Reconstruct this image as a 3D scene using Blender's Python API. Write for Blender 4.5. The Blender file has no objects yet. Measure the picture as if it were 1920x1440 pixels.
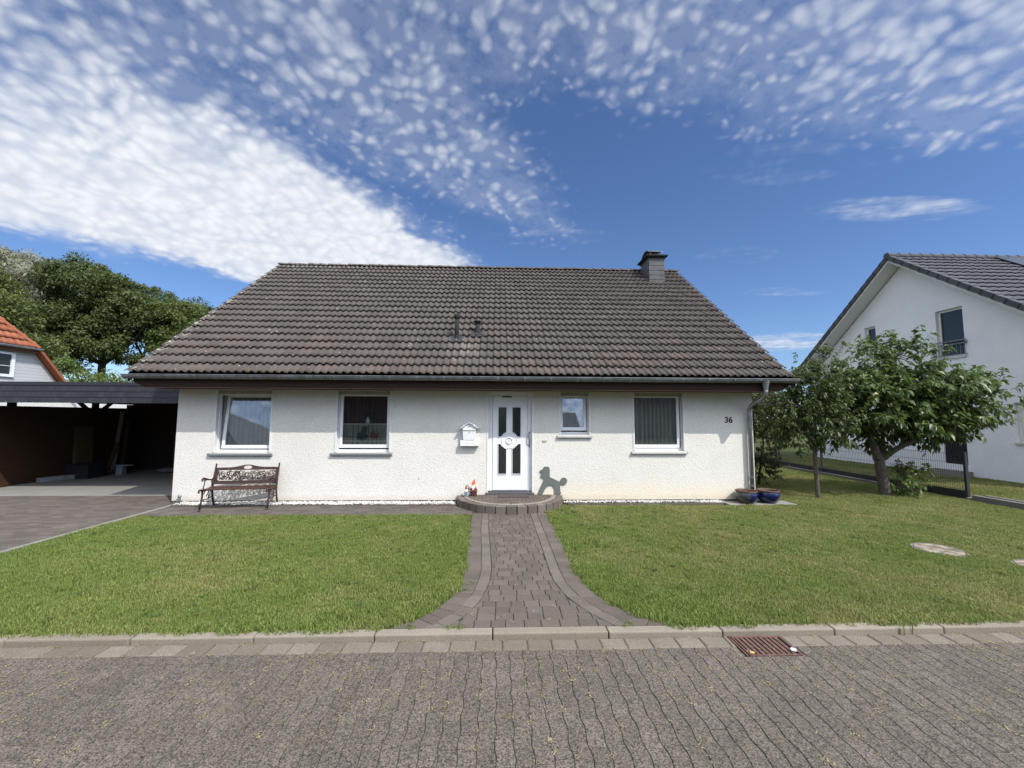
import bpy, math, random
import numpy as np
from mathutils import Vector, Matrix
R = math.radians
random.seed(7); rng = np.random.default_rng(7)
sc = bpy.context.scene; col = sc.collection

# ------------------------------------------------------------------ camera
cam = bpy.data.cameras.new('camera'); cam.sensor_width = 36; cam.lens = 36*761.96/1920
cam.clip_start = 0.05; cam.clip_end = 3000
co = bpy.data.objects.new('camera', cam); col.objects.link(co); sc.camera = co
PITCH, YAW, ROLL = .0791, .0350, .0043
cp, sp, cy, sy = math.cos(PITCH), math.sin(PITCH), math.cos(YAW), math.sin(YAW)
fw = Vector((sy*cp, cy*cp, sp)); rt = Vector((cy, -sy, 0)); up = rt.cross(fw)
r2 = math.cos(ROLL)*rt+math.sin(ROLL)*up; u2 = -math.sin(ROLL)*rt+math.cos(ROLL)*up
m = Matrix((r2, u2, -fw)).transposed().to_4x4(); m.translation = Vector((0, -8.9603, 1.85)); co.matrix_world = m

# ------------------------------------------------------------------ node helper
class N:
    """tiny expression wrapper round math nodes"""
    def __init__(s, nt, sock): s.nt, s.s = nt, sock
    def _m(s, op, *a, clamp=False):
        n = s.nt.nodes.new('ShaderNodeMath'); n.operation = op; n.use_clamp = clamp
        for i, v in enumerate((s,)+a):
            if isinstance(v, N): s.nt.links.new(v.s, n.inputs[i])
            else: n.inputs[i].default_value = v
        return N(s.nt, n.outputs[0])
    def __add__(s, o): return s._m('ADD', o)
    __radd__ = __add__
    def __mul__(s, o): return s._m('MULTIPLY', o)
    __rmul__ = __mul__
    def __sub__(s, o): return s._m('SUBTRACT', o)
    def __rsub__(s, o): return (s*-1.0)+o
    def __truediv__(s, o): return s._m('DIVIDE', o)
    def max(s, o): return s._m('MAXIMUM', o)
    def min(s, o): return s._m('MINIMUM', o)
    def abs(s): return s._m('ABSOLUTE')
    def clamp(s): return s._m('ADD', 0.0, clamp=True)
    def pow(s, o): return s._m('POWER', o)
    def sin(s): return s._m('SINE')
    def floor(s): return s._m('FLOOR')
    def frac(s): return s._m('FRACT')
    def ss(s, a, b):
        n = s.nt.nodes.new('ShaderNodeMapRange'); n.interpolation_type = 'SMOOTHSTEP'
        s.nt.links.new(s.s, n.inputs[0])
        if a > b: n.inputs[1].default_value, n.inputs[2].default_value, n.inputs[3].default_value, n.inputs[4].default_value = b, a, 1, 0
        else: n.inputs[1].default_value, n.inputs[2].default_value = a, b
        return N(s.nt, n.outputs[0])

def setin(nt, inp, v):
    if isinstance(v, N): nt.links.new(v.s, inp)
    elif hasattr(v, 'is_output'): nt.links.new(v, inp)
    elif isinstance(v, (tuple, list)) and len(v) == 3 and inp.type == 'RGBA': inp.default_value = (*v, 1)
    else: inp.default_value = v

class MatB:
    def __init__(s, name):
        s.m = bpy.data.materials.new(name); s.m.use_nodes = True; s.nt = s.m.node_tree; s.nt.nodes.clear()
        s.out = s.nt.nodes.new('ShaderNodeOutputMaterial')
        g = s.nt.nodes.new('ShaderNodeNewGeometry'); s.pos = g.outputs['Position']; s.geo = g
    def node(s, t, **kw):
        n = s.nt.nodes.new(t)
        for k, v in kw.items(): setattr(n, k, v)
        return n
    def xyz(s, v=None):
        n = s.node('ShaderNodeSeparateXYZ'); s.nt.links.new(v or s.pos, n.inputs[0]); return [N(s.nt, o) for o in n.outputs]
    def comb(s, x, y, z):
        n = s.node('ShaderNodeCombineXYZ')
        for i, v in enumerate((x, y, z)): setin(s.nt, n.inputs[i], v)
        return n.outputs[0]
    def noise(s, scale, detail=4, rough=.55, vec=None, dist=0, outc=False, sc3=None):
        n = s.node('ShaderNodeTexNoise'); v = vec or s.pos
        if sc3:
            mp = s.node('ShaderNodeVectorMath', operation='MULTIPLY'); s.nt.links.new(v, mp.inputs[0]); mp.inputs[1].default_value = sc3; v = mp.outputs[0]
        s.nt.links.new(v, n.inputs['Vector']); n.inputs['Scale'].default_value = scale
        n.inputs['Detail'].default_value = detail; n.inputs['Roughness'].default_value = rough; n.inputs['Distortion'].default_value = dist
        return n.outputs['Color'] if outc else N(s.nt, n.outputs[0])
    def voro(s, scale, feature='F1', vec=None, rand=1, color=False, smooth=None):
        n = s.node('ShaderNodeTexVoronoi', feature=feature); s.nt.links.new(vec or s.pos, n.inputs['Vector'])
        n.inputs['Scale'].default_value = scale; n.inputs['Randomness'].default_value = rand
        if smooth is not None: n.inputs['Smoothness'].default_value = smooth
        return n.outputs['Color'] if color else N(s.nt, n.outputs['Distance'])
    def attr(s, name='rnd'):
        n = s.node('ShaderNodeAttribute', attribute_name=name); return N(s.nt, n.outputs['Fac'])
    def mix(s, f, a, b):
        n = s.node('ShaderNodeMix', data_type='RGBA'); setin(s.nt, n.inputs[0], f); setin(s.nt, n.inputs[6], a); setin(s.nt, n.inputs[7], b)
        return n.outputs[2]
    def mul(s, c, f):
        n = s.node('ShaderNodeVectorMath', operation='SCALE'); setin(s.nt, n.inputs[0], c); setin(s.nt, n.inputs['Scale'], f); return n.outputs[0]
    def bump(s, h, strength=.3, dist=.01):
        n = s.node('ShaderNodeBump'); setin(s.nt, n.inputs['Height'], h); n.inputs['Strength'].default_value = strength; n.inputs['Distance'].default_value = dist
        return n.outputs[0]
    def bsdf(s, color, rough=.7, metal=0, bump=None, spec=.4, coat=0):
        n = s.node('ShaderNodeBsdfPrincipled'); setin(s.nt, n.inputs['Base Color'], color); setin(s.nt, n.inputs['Roughness'], rough)
        setin(s.nt, n.inputs['Metallic'], metal); n.inputs['Specular IOR Level'].default_value = spec; n.inputs['Coat Weight'].default_value = coat
        if bump is not None: s.nt.links.new(bump, n.inputs['Normal'])
        s.nt.links.new(n.outputs[0], s.out.inputs[0]); return n
def simple(name, c, rough=.6, metal=0, var=.15, scale=9, bump=0, bscale=60, coat=0, spec=.4):
    b = MatB(name); n = b.noise(scale, 5)
    cc = b.mix(n.ss(.3, .7), tuple(x*(1-var) for x in c), tuple(min(1, x*(1+var)) for x in c))
    bp = b.bump(b.noise(bscale, 4), bump, .004) if bump else None
    b.bsdf(cc, rough, metal, bp, coat=coat, spec=spec); return b.m

# ------------------------------------------------------------------ world: Nishita sky with altocumulus
SUN = Vector((.93, -1, 1.58)).normalized()
w = bpy.data.worlds.new('World'); sc.world = w; w.use_nodes = True; wn = w.node_tree; wn.nodes.clear()
class WB(MatB):
    def __init__(s): s.nt = wn; s.out = wn.nodes.new('ShaderNodeOutputWorld'); s.pos = wn.nodes.new('ShaderNodeTexCoord').outputs['Generated']
b = WB()
sky = b.node('ShaderNodeTexSky', sky_type='NISHITA'); sky.sun_disc = False
sky.sun_elevation = math.asin(SUN.z); sky.sun_rotation = math.atan2(SUN.x, SUN.y)
sky.air_density = 1.0; sky.dust_density = .25; sky.ozone_density = 2.2; sky.altitude = 200
dx, dy, dz = b.xyz()
zz = dz.max(.03); u = dx/zz; v = dy/zz
pv = b.comb(u, v, 0)
wob = b.noise(1.1, 3, .5, pv); wob2 = b.noise(3.3, 4, .6, pv)
zc = dz.max(.0)+.32; uc = dx/zc*1.42; vc = dy/zc*1.42; pc = b.comb(uc, vc, 0)      # gently domed cloud layer
pw = b.comb(uc + (b.noise(5, 3, .55, pc)-.5)*.12, vc + (b.noise(5.6, 3, .55, b.comb(vc, uc, 3))-.5)*.12, 0)
puff = b.voro(25, 'SMOOTH_F1', pw, smooth=.6); puff = puff*.80+b.voro(11, 'SMOOTH_F1', pw, smooth=.6)*.20
fine = b.noise(21, 6, .65, pc)
big = b.noise(3.6, 4, .55, pv)
grain = (puff*-2.1+.84) + (fine-.5)*.85                      # small round cloudlets
patch = (big-.5)*1.5+(wob-.5)*1.0
edge = (v-.93)*.5-.84 + (wob2-.5)*.45+(b.noise(2.2, 4, .6, b.comb(v, u, 11))-.5)*.35
s1 = edge-u
s2 = (v*-1 + u*1.083 + 5.45)+(wob-.5)*1.3+(wob2-.5)*.6
mass = s1.ss(-.16, .42)*s2.ss(-.15, .9)
thick = mass*(v.ss(.9, 1.8)*.40+.60)                         # the closed sheet on the left, thinner overhead
mid = s1.ss(-1.0, -.35)*(v+s1*1.0).ss(2.2, 1.2)*.66*(s1.ss(.06,-.10)*.25+.75)*(((s1+.10)*(1/.06)).abs().ss(0,1.3)*.22+.78)
vw = v+(b.noise(1.7, 3, .6, b.comb(v, u, 7))-.5)*.9
top = vw.ss(1.50, .90)*.60+((u-1.35).abs().ss(.95, .2)*v.ss(1.75, 1.0)*.22)
def blob(cu, cv, ru, rv, amp):
    a = (u-cu)/ru; c = (v-cv)/rv; return (a*a+c*c).ss(1, .1)*amp
wis = b.noise(1, 6, .62, b.comb(u*1.1-v*2.2, (v*5.5+u*2.0), 0))
wsp = (blob(1.9, 1.82, .6, .16, .75) + blob(.3, 2.2, .5, .2, .42) + blob(1.15, 1.5, .5, .22, .34) + blob(1.5, 2.4, .4, .2, .45)
       + blob(2.3, 3.1, .5, .16, .5) + blob(3.8, 5.3, 1.3, .9, 1.0) + blob(-5, 3.2, 2.5, 1.6, .4))*(wis-.27)*2.6
cov = thick.max(mid).max(top)
mott = b.noise(8, 5, .6, b.comb(uc, vc, 5))
body = (cov*1.35-.50+grain*.62*(1.1-thick*.70)+patch*.50*(1.05-thick*.8)+(mott-.5)*.30).ss(-.32, .84)*cov.ss(.08, .3)
dens = body*(.62+.36*thick.ss(.3, .9))
dens = dens.max((cov.ss(.2, .62)*(fine*.6+mott*.7-.42).clamp()*.9).min(.20))
dens = dens.max((wsp-.10+grain*.10).ss(.0, .9)*.85).clamp()*dz.ss(.02, .1)
# the part of the sky behind and above the camera: unseen broken bright cloud round the sun, added to lift light in the shade
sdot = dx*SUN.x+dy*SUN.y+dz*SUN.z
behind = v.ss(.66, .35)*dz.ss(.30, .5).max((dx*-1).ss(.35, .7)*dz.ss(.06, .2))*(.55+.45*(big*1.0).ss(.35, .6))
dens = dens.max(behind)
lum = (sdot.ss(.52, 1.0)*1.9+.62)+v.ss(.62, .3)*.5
cshade = b.mul(b.mix(((grain+.55).clamp()*.45+thick*.35+(mott-.5)*.9+.12).clamp(), (.56, .62, .74), (.90, .925, .97)), lum)
skyc = b.mul(sky.outputs[0], .062)
# slight violet-blue balance of a phone camera
hb = b.node('ShaderNodeVectorMath', operation='MULTIPLY'); setin(b.nt, hb.inputs[0], skyc); hb.inputs[1].default_value = (.88, 1.05, 1.34)
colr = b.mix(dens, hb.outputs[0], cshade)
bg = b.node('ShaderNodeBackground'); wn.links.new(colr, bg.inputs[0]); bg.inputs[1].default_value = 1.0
wn.links.new(bg.outputs[0], b.out.inputs[0])
w.cycles.sampling_method = 'MANUAL'; w.cycles.sample_map_resolution = 512

sl = bpy.data.lights.new('sun', 'SUN'); sl.energy = 2.9; sl.angle = R(.53); sl.color = (1, .95, .87)
so = bpy.data.objects.new('sun', sl); col.objects.link(so); so.rotation_euler = SUN.to_track_quat('Z', 'Y').to_euler(); so.location = (8, -9, 14)
sc.view_settings.view_transform = 'Standard'; sc.view_settings.look = 'None'; sc.view_settings.gamma = 1; sc.view_settings.exposure = 0.75
sc.render.engine = 'CYCLES'
sc.cycles.max_bounces = 6; sc.cycles.transparent_max_bounces = 12; sc.cycles.sample_clamp_indirect = 6; sc.cycles.caustics_reflective = False; sc.cycles.caustics_refractive = False

# ------------------------------------------------------------------ object helpers
ORG = {}
def tag(o, label=None, cat=None, group=None, kind=None):
    if label: o['label'] = label
    if cat: o['category'] = cat
    if group: o['group'] = group
    if kind: o['kind'] = kind
    return o
def thing(name, loc, label, cat, group=None, rz=0):
    o = bpy.data.objects.new(name, None); col.objects.link(o); o.location = loc; o.rotation_euler.z = rz
    o.empty_display_size = .2; ORG[o.name] = Vector(loc) if rz == 0 else Vector((0, 0, 0)); return tag(o, label, cat, group)
def link(name, me, mat, parent, smooth=False, bevel=0):
    if mat: me.materials.append(mat)
    o = bpy.data.objects.new(name, me); col.objects.link(o)
    if parent:
        o.parent = parent; ORG[o.name] = ORG.get(parent.name, Vector((0, 0, 0)))
    if smooth:
        me.polygons.foreach_set('use_smooth', [True]*len(me.polygons))
    if bevel:
        bm = o.modifiers.new('bevel', 'BEVEL'); bm.width = bevel; bm.segments = 2; bm.limit_method = 'ANGLE'; bm.angle_limit = R(40)
    return o
class MB:
    def __init__(s): s.v = []; s.f = []; s.r = []; s.rv = .5
    def poly(s, pts):
        i = len(s.v); s.v += [tuple(p) for p in pts]; s.f.append(tuple(range(i, i+len(pts)))); s.r.append(s.rv)
    def add(s, vs, fs):
        i = len(s.v); s.v += [tuple(p) for p in vs]
        for f in fs: s.f.append(tuple(k+i for k in f)); s.r.append(s.rv)
    def box(s, x0, x1, y0, y1, z0, z1):
        s.add([(x0, y0, z0), (x1, y0, z0), (x1, y1, z0), (x0, y1, z0), (x0, y0, z1), (x1, y0, z1), (x1, y1, z1), (x0, y1, z1)],
              [(0, 3, 2, 1), (4, 5, 6, 7), (0, 1, 5, 4), (1, 2, 6, 5), (2, 3, 7, 6), (3, 0, 4, 7)]); return s
    def obox(s, c, ax, ay, az, hx, hy, hz):
        c = Vector(c); ax, ay, az = Vector(ax)*hx, Vector(ay)*hy, Vector(az)*hz
        P = [c+ax*i+ay*j+az*k for k in (-1, 1) for i, j in ((-1, -1), (1, -1), (1, 1), (-1, 1))]
        s.add(P, [(0, 3, 2, 1), (4, 5, 6, 7), (0, 1, 5, 4), (1, 2, 6, 5), (2, 3, 7, 6), (3, 0, 4, 7)]); return s
    def beam(s, a, b2, w, h, upv=(0, 0, 1)):
        a, b2 = Vector(a), Vector(b2); d = (b2-a); L = d.length; d.normalize(); x = d.cross(Vector(upv))
        if x.length < 1e-4: x = Vector((1, 0, 0))
        x.normalize(); z = x.cross(d); return s.obox((a+b2)/2, d, x, z, L/2, w/2, h/2)
    def tube(s, pts, r, n=8, cap=True):
        pts = [Vector(p) for p in pts]; rr = r if isinstance(r, (list, tuple)) else [r]*len(pts)
        base = len(s.v); ref = None
        for i, p in enumerate(pts):
            d = (pts[min(i+1, len(pts)-1)]-pts[max(i-1, 0)])
            if d.length < 1e-7: d = Vector((0, 0, 1))
            d.normalize()
            if ref is None:
                ref = d.cross(Vector((.13, .37, .92)))
                if ref.length < .1: ref = d.cross(Vector((1, 0, 0)))
            ref = (ref-d*ref.dot(d)).normalized(); q = d.cross(ref)
            for k in range(n):
                a = 2*math.pi*k/n; s.v.append(tuple(p+ref*(math.cos(a)*rr[i])+q*(math.sin(a)*rr[i])))
        for i in range(len(pts)-1):
            for k in range(n):
                a, c = base+i*n+k, base+i*n+(k+1) % n; s.f.append((a, c, c+n, a+n)); s.r.append(s.rv)
        if cap:
            s.f.append(tuple(base+k for k in range(n-1, -1, -1))); s.r.append(s.rv)
            e = base+(len(pts)-1)*n; s.f.append(tuple(e+k for k in range(n))); s.r.append(s.rv)
        return s
    def lathe(s, prof, c=(0, 0, 0), n=24, sx=1, sy=1, lean=(0, 0)):
        base = len(s.v); z0 = prof[0][1]
        for r, z in prof:
            for k in range(n):
                a = 2*math.pi*k/n; t = (z-z0); s.v.append((c[0]+math.cos(a)*r*sx+lean[0]*t, c[1]+math.sin(a)*r*sy+lean[1]*t, c[2]+z))
        for i in range(len(prof)-1):
            for k in range(n):
                a, d = base+i*n+k, base+i*n+(k+1) % n; s.f.append((a, d, d+n, a+n)); s.r.append(s.rv)
        return s
    def ball(s, c, rx, ry=None, rz=None, n=12, mr=7):
        ry = ry or rx; rz = rz or rx
        prof = [(max(1e-4, math.sin(math.pi*i/mr)), -math.cos(math.pi*i/mr)) for i in range(mr+1)]
        base = len(s.v)
        for r, z in prof:
            for k in range(n):
                a = 2*math.pi*k/n; s.v.append((c[0]+math.cos(a)*r*rx, c[1]+math.sin(a)*r*ry, c[2]+z*rz))
        for i in range(mr):
            for k in range(n):
                a, d = base+i*n+k, base+i*n+(k+1) % n; s.f.append((a, d, d+n, a+n)); s.r.append(s.rv)
        return s
    def prism(s, pts, ax, d0, d1):
        """pts in the plane, extruded along axis ax (0,1,2) from d0 to d1"""
        def P(p, d):
            q = list(p); q.insert(ax, d); return tuple(q)
        n = len(pts); i = len(s.v); s.v += [P(p, d0) for p in pts]+[P(p, d1) for p in pts]
        s.f.append(tuple(i+k for k in range(n))); s.f.append(tuple(i+n+k for k in range(n-1, -1, -1))); s.r += [s.rv]*2
        for k in range(n):
            j = (k+1) % n; s.f.append((i+k, i+n+k, i+n+j, i+j)); s.r.append(s.rv)
        return s
    def build(s, name, mat, parent=None, smooth=False, bevel=0):
        o = ORG.get(parent.name, Vector((0, 0, 0))) if parent else Vector((0, 0, 0))
        me = bpy.data.meshes.new(name); me.from_pydata([(a-o.x, b_-o.y, c-o.z) for a, b_, c in s.v], [], s.f)
        at = me.attributes.new('rnd', 'FLOAT', 'FACE'); at.data.foreach_set('value', s.r)
        import bmesh
        bm = bmesh.new(); bm.from_mesh(me); bmesh.ops.recalc_face_normals(bm, faces=bm.faces); bm.to_mesh(me); bm.free()
        return link(name, me, mat, parent, smooth, bevel)
def npmesh(name, V, F, rnd, mat, parent=None, smooth=False):
    me = bpy.data.meshes.new(name); nf, k = F.shape
    if parent is not None: V = V-np.array(ORG.get(parent.name, Vector((0, 0, 0))))
    me.vertices.add(len(V)); me.vertices.foreach_set('co', V.astype(np.float32).ravel())
    me.loops.add(nf*k); me.loops.foreach_set('vertex_index', F.astype(np.int32).ravel())
    me.polygons.add(nf); me.polygons.foreach_set('loop_start', np.arange(0, nf*k, k, dtype=np.int32))
    me.update(calc_edges=True)
    at = me.attributes.new('rnd', 'FLOAT', 'FACE'); at.data.foreach_set('value', rnd.astype(np.float32))
    return link(name, me, mat, parent, smooth)
def arc(cx, cz, r, a0, a1, n): return [(cx+r*math.cos(R(a0+(a1-a0)*i/n)), cz+r*math.sin(R(a0+(a1-a0)*i/n))) for i in range(n+1)]
def clip(poly, cl):
    """Sutherland-Hodgman, cl convex ccw"""
    out = poly
    for i in range(len(cl)):
        a, c = cl[i], cl[(i+1) % len(cl)]; inp = out; out = []
        if not inp: return []
        side = lambda p: (c[0]-a[0])*(p[1]-a[1])-(c[1]-a[1])*(p[0]-a[0])
        for k in range(len(inp)):
            p, q = inp[k-1], inp[k]; sp_, sq = side(p), side(q)
            if (sp_ >= 0) != (sq >= 0):
                t = sp_/(sp_-sq); out.append((p[0]+(q[0]-p[0])*t, p[1]+(q[1]-p[1])*t))
            if sq >= 0: out.append(q)
    return out
def inpoly(x, y, P):
    r = np.zeros(np.shape(x), bool); n = len(P)
    for i in range(n):
        x1, y1 = P[i]; x2, y2 = P[i-1]
        c = ((y1 > y) != (y2 > y)) & (x < (x2-x1)*(y-y1)/((y2-y1) if y2 != y1 else 1e-9)+x1); r ^= c
    return r

# ------------------------------------------------------------------ materials
def m_stucco(name, c, stain=True, scale=55, st=.6):
    b = MatB(name); x, y, z = b.xyz()
    v1 = b.voro(scale, 'SMOOTH_F1', smooth=.6, vec=b.comb(x+(b.noise(14, 3)-.5)*.05, y, z+(b.noise(11, 3)-.5)*.05)); n2 = b.noise(scale*1.7, 4, .6); n1 = b.noise(26, 3, .5)
    h = v1*-.8+n2*.7+n1*.7
    big = b.noise(1.3, 4, .6); cc = b.mix(big.ss(.3, .75), c, tuple(k*.93 for k in c))
    cc = b.mix(h.ss(.55, .1)*.35, cc, tuple(k*.62 for k in c))
    if stain:
        f = (z+(b.noise(2.2, 4, .6)-.5)*.5).ss(.62, .05)*(x+(b.noise(1, 2)-.5)*3).ss(-1.5, 1.5)*.55
        cc = b.mix(f, cc, (c[0]*.98, c[1]*.86, c[2]*.62))
        f2 = (z+(b.noise(7, 4, .6)-.5)*.12).ss(.20, .04)*.42; cc = b.mix(f2, cc, (.42, .36, .27))
        dr = b.noise(1, 5, .65, b.comb(x*9, 0, z*.7)).ss(.55, .8)*b.noise(.8, 2).ss(.4, .65)*.28; cc = b.mix(dr, cc, (c[0]*.72, c[1]*.70, c[2]*.66))
        tb = b.noise(.45, 5, .6).ss(.35, .7)*.14; cc = b.mix(tb, cc, (c[0]*.86, c[1]*.84, c[2]*.80))
    b.bsdf(cc, .93, bump=b.bump(h, st, .011), spec=.2); return b.m
M = {}
M['stucco'] = m_stucco('white_stucco', (.71, .688, .640))
M['stucco_nb'] = m_stucco('neighbour_stucco', (.80, .81, .83), False, 80, .35)
def m_tiles(name, c1, c2, lichen=1.0, warm=True):
    b = MatB(name); x, y, z = b.xyz(); r = b.attr()
    cc = b.mix(r, c1, c2)
    n = b.noise(5, 5, .6); cc = b.mix(n.ss(.35, .75)*.3, cc, tuple(k*.7 for k in c1))
    if warm:
        red = (b.noise(.9, 3, .5).ss(.45, .7)*z.ss(4.8, 3.0)*r.ss(.2, .9))*.6
        cc = b.mix(red, cc, (.105, .072, .060))
        orange = (b.noise(2.6, 3, .5).ss(.62, .72)*b.noise(40, 3).ss(.5, .7)*z.ss(3.4, 2.8))*.7
        cc = b.mix(orange, cc, (.22, .13, .05))
        pale = (x-y*0+.75).abs().ss(.55, .1)*(z-3.35).abs().ss(.42, .05)*b.noise(2.5, 4, .6, b.comb(x*6, 0, z*.4)).ss(.35, .6)*.8
        cc = b.mix(pale*.5, cc, (.22, .195, .17))
    streak = b.noise(1, 5, .65, b.comb(x*55, y*6, z*6)); cc = b.mix(streak.ss(.55, .8)*.12, cc, (.17, .15, .135) if warm else c2)
    if lichen:
        sp_ = b.voro(7.5, vec=b.comb(x, y*1.2, z*1.2)); rs = b.node('ShaderNodeSeparateColor'); b.nt.links.new(b.voro(7.5, color=True, vec=b.comb(x, y*1.2, z*1.2)), rs.inputs[0])
        rr = N(b.nt, rs.outputs[0]); size = rr.ss(.5, 1.0)*.15*lichen
        spot = ((size-sp_+(b.noise(60, 3)-.5)*.05).ss(0, .015))
        up_ = b.noise(.7, 3).ss(.3, .7)
        cc = b.mix(spot*(up_*.5+.5), cc, b.mix(rr.ss(.97, .985), (.47, .45, .40), (.5, .25, .04)))
        # pale crusts along the left verge and under the ridge
        crust = (z.ss(6.55, 6.95)*(x+5.5).ss(3.5, -1.2)).max(x.ss(-7.05, -7.35)*.9)*b.noise(17, 4, .6).ss(.52, .64)
        cc = b.mix(crust*.7, cc, (.42, .41, .37))
    b.bsdf(cc, .85, bump=b.bump(b.noise(120, 4, .6), .35, .004), spec=.25); return b.m
M['tile'] = m_tiles('brown_concrete_tile', (.064, .054, .048), (.082, .070, .062))
M['tile_dark'] = m_tiles('anthracite_tile', (.062, .065, .072), (.080, .084, .093), 0, False)
M['tile_red'] = m_tiles('red_clay_tile', (.24, .080, .042), (.31, .11, .06), 0, False)
M['tile_brown'] = m_tiles('brown_tile', (.12, .05, .035), (.16, .07, .05), 0, False)
M['zinc'] = simple('zinc_sheet', (.26, .27, .28), .42, .75, .18, 5, .1)
M['vent'] = simple('dark_plastic_vent', (.022, .025, .025), .8, 0, .1, spec=.15)
M['zinc_dull'] = simple('dull_zinc', (.17, .18, .185), .5, .6, .25, 7)
def m_wood(name, c, sc3, bump=.3):
    b = MatB(name); n = b.noise(6, 6, .65, sc3=sc3); cc = b.mix(n.ss(.3, .75), tuple(k*.6 for k in c), c)
    b.bsdf(cc, .75, bump=b.bump(n, bump, .004), spec=.2); return b.m
M['fascia'] = m_wood('dark_stained_wood', (.046, .027, .020), (1, 9, 9))
M['wood_brown'] = m_wood('brown_boards', (.062, .032, .016), (2, 2, 7))
M['wood_dark'] = m_wood('dark_beam_wood', (.04, .026, .018), (3, 3, 3))
M['osb'] = m_wood('chipboard', (.13, .078, .04), (4, 4, 4))
M['plank'] = m_wood('grey_plank', (.22, .20, .17), (9, 9, 1))
M['pvc'] = simple('white_pvc', (.71, .715, .73), .3, 0, .02, 3, coat=.2)
M['pvc_rail'] = simple('aged_white_pvc', (.64, .64, .62), .45, 0, .05, 3)
M['sill_grey'] = simple('grey_aluminium', (.21, .22, .235), .4, .4, .08)
M['sill_white'] = simple('white_aluminium', (.50, .50, .49), .4, .2, .06)
def m_glass(name, tint, gloss=(.92, .95, 1), rough=0.0, extra=0.0):
    b = MatB(name); t = b.node('ShaderNodeBsdfTransparent'); t.inputs[0].default_value = (*tint, 1)
    g = b.node('ShaderNodeBsdfGlossy'); g.inputs['Color'].default_value = (*gloss, 1); g.inputs['Roughness'].default_value = rough
    n = b.noise(1.2, 2); bp = b.bump(n, .06, .02); b.nt.links.new(bp, g.inputs['Normal'])
    f = b.node('ShaderNodeFresnel'); f.inputs[0].default_value = 1.52
    mx = b.node('ShaderNodeMixShader'); fac = (N(b.nt, f.outputs[0])*1.9+extra).clamp()
    b.nt.links.new(fac.s, mx.inputs[0]); b.nt.links.new(t.outputs[0], mx.inputs[1]); b.nt.links.new(g.outputs[0], mx.inputs[2]); b.nt.links.new(mx.outputs[0], b.out.inputs[0]); return b.m
M['glass'] = m_glass('window_glass', (.92, .94, .93), extra=.06)
M['glass_clear'] = m_glass('window_glass_clearer', (.92, .935, .92), extra=.0)
M['glass_dark'] = m_glass('dark_door_glass', (.10, .10, .10), extra=.03, rough=.03)
def m_curtain(name, c):
    b = MatB(name); d = b.node('ShaderNodeBsdfDiffuse'); n = b.noise(1, 4, .6, sc3=(160, 160, 6)); cc = b.mix(n.ss(.3, .7), tuple(k*.7 for k in c), c); b.nt.links.new(cc, d.inputs[0])
    t = b.node('ShaderNodeBsdfTransparent'); mx = b.node('ShaderNodeMixShader'); mx.inputs[0].default_value = .85
    b.nt.links.new(t.outputs[0], mx.inputs[1]); b.nt.links.new(d.outputs[0], mx.inputs[2]); b.nt.links.new(mx.outputs[0], b.out.inputs[0]); return b.m
M['curtain'] = m_curtain('grey_sheer_curtain', (.68, .69, .66))
M['curtain_dark'] = m_curtain('dark_sheer_curtain', (.09, .095, .11))
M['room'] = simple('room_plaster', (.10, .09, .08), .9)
M['black'] = simple('black_paint', (.012, .012, .013), .5)
M['plinth'] = simple('bitumen_plinth', (.02, .019, .018), .8)
M['iron'] = simple('brown_cast_iron', (.050, .028, .022), .5, .3, .4, 30, .2)
M['iron_rust'] = simple('rusty_cast_iron', (.055, .030, .022), .8, .1, .4, 40, .3)
M['bench_wood'] = simple('bench_slat_wood', (.060, .028, .020), .5, 0, .3, 12)
def m_stone(name, c1, c2, speck=.5, sscale=420, rough=.9, bs=.35, big=2.0, moss=0):
    """paver: colour differs stone to stone (rnd), with an aggregate grain"""
    b = MatB(name); r = b.attr(); cc = b.mix(r, c1, c2); n = b.noise(big, 4, .6)
    cc = b.mix(n.ss(.3, .8)*.4, cc, tuple(k*.68 for k in c1))
    g = b.node('ShaderNodeSeparateColor'); b.nt.links.new(b.voro(sscale, color=True), g.inputs[0]); g = N(b.nt, g.outputs[0])
    g2 = b.noise(sscale*.35, 3, .7)
    k = (g*.6+g2*.4-.5)*2*speck+1.0; cc = b.mul(cc, k.max(.15))
    if moss:
        f = b.noise(9, 5, .7).ss(.56, .66)*b.noise(1.1, 3).ss(.4, .7)*moss; cc = b.mix(f, cc, (.20, .19, .09))
    b.bsdf(cc, rough, bump=b.bump(g*.5+b.noise(sscale*.3, 3), bs, .003), spec=.25); return b.m
M['road'] = m_stone('road_paver', (.090, .076, .062), (.112, .096, .079), 1.15, 150, bs=.5, big=1.3, moss=.25)
M['path'] = m_stone('path_paver', (.085, .071, .058), (.118, .099, .083), .42, 260, moss=.1)
M['path_edge'] = m_stone('path_edge_paver', (.104, .089, .073), (.138, .119, .100), .4, 260)
M['drive'] = m_stone('drive_paver', (.078, .065, .055), (.118, .100, .086), .3, 300)
M['sett'] = m_stone('pale_sett', (.125, .107, .082), (.180, .157, .125), .5, 230)
M['kerb'] = m_stone('concrete_kerb', (.185, .160, .125), (.235, .206, .165), .35, 260)
M['concrete'] = m_stone('concrete', (.19, .185, .165), (.225, .215, .195), .15, 200)
M['edging'] = m_stone('concrete_edging', (.13, .125, .115), (.19, .18, .165), .3, 200)
M['step_stone'] = m_stone('step_kerb_stone', (.098, .083, .070), (.150, .130, .110), .35, 260)
M['step_pale'] = m_stone('step_pale_ring', (.20, .175, .145), (.26, .23, .195), .25, 260)
M['joint'] = simple('joint_sand', (.035, .031, .025), .95, 0, .4, 30)
M['joint_road'] = simple('road_joint_sand', (.10, .087, .068), .95, 0, .4, 30)
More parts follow.
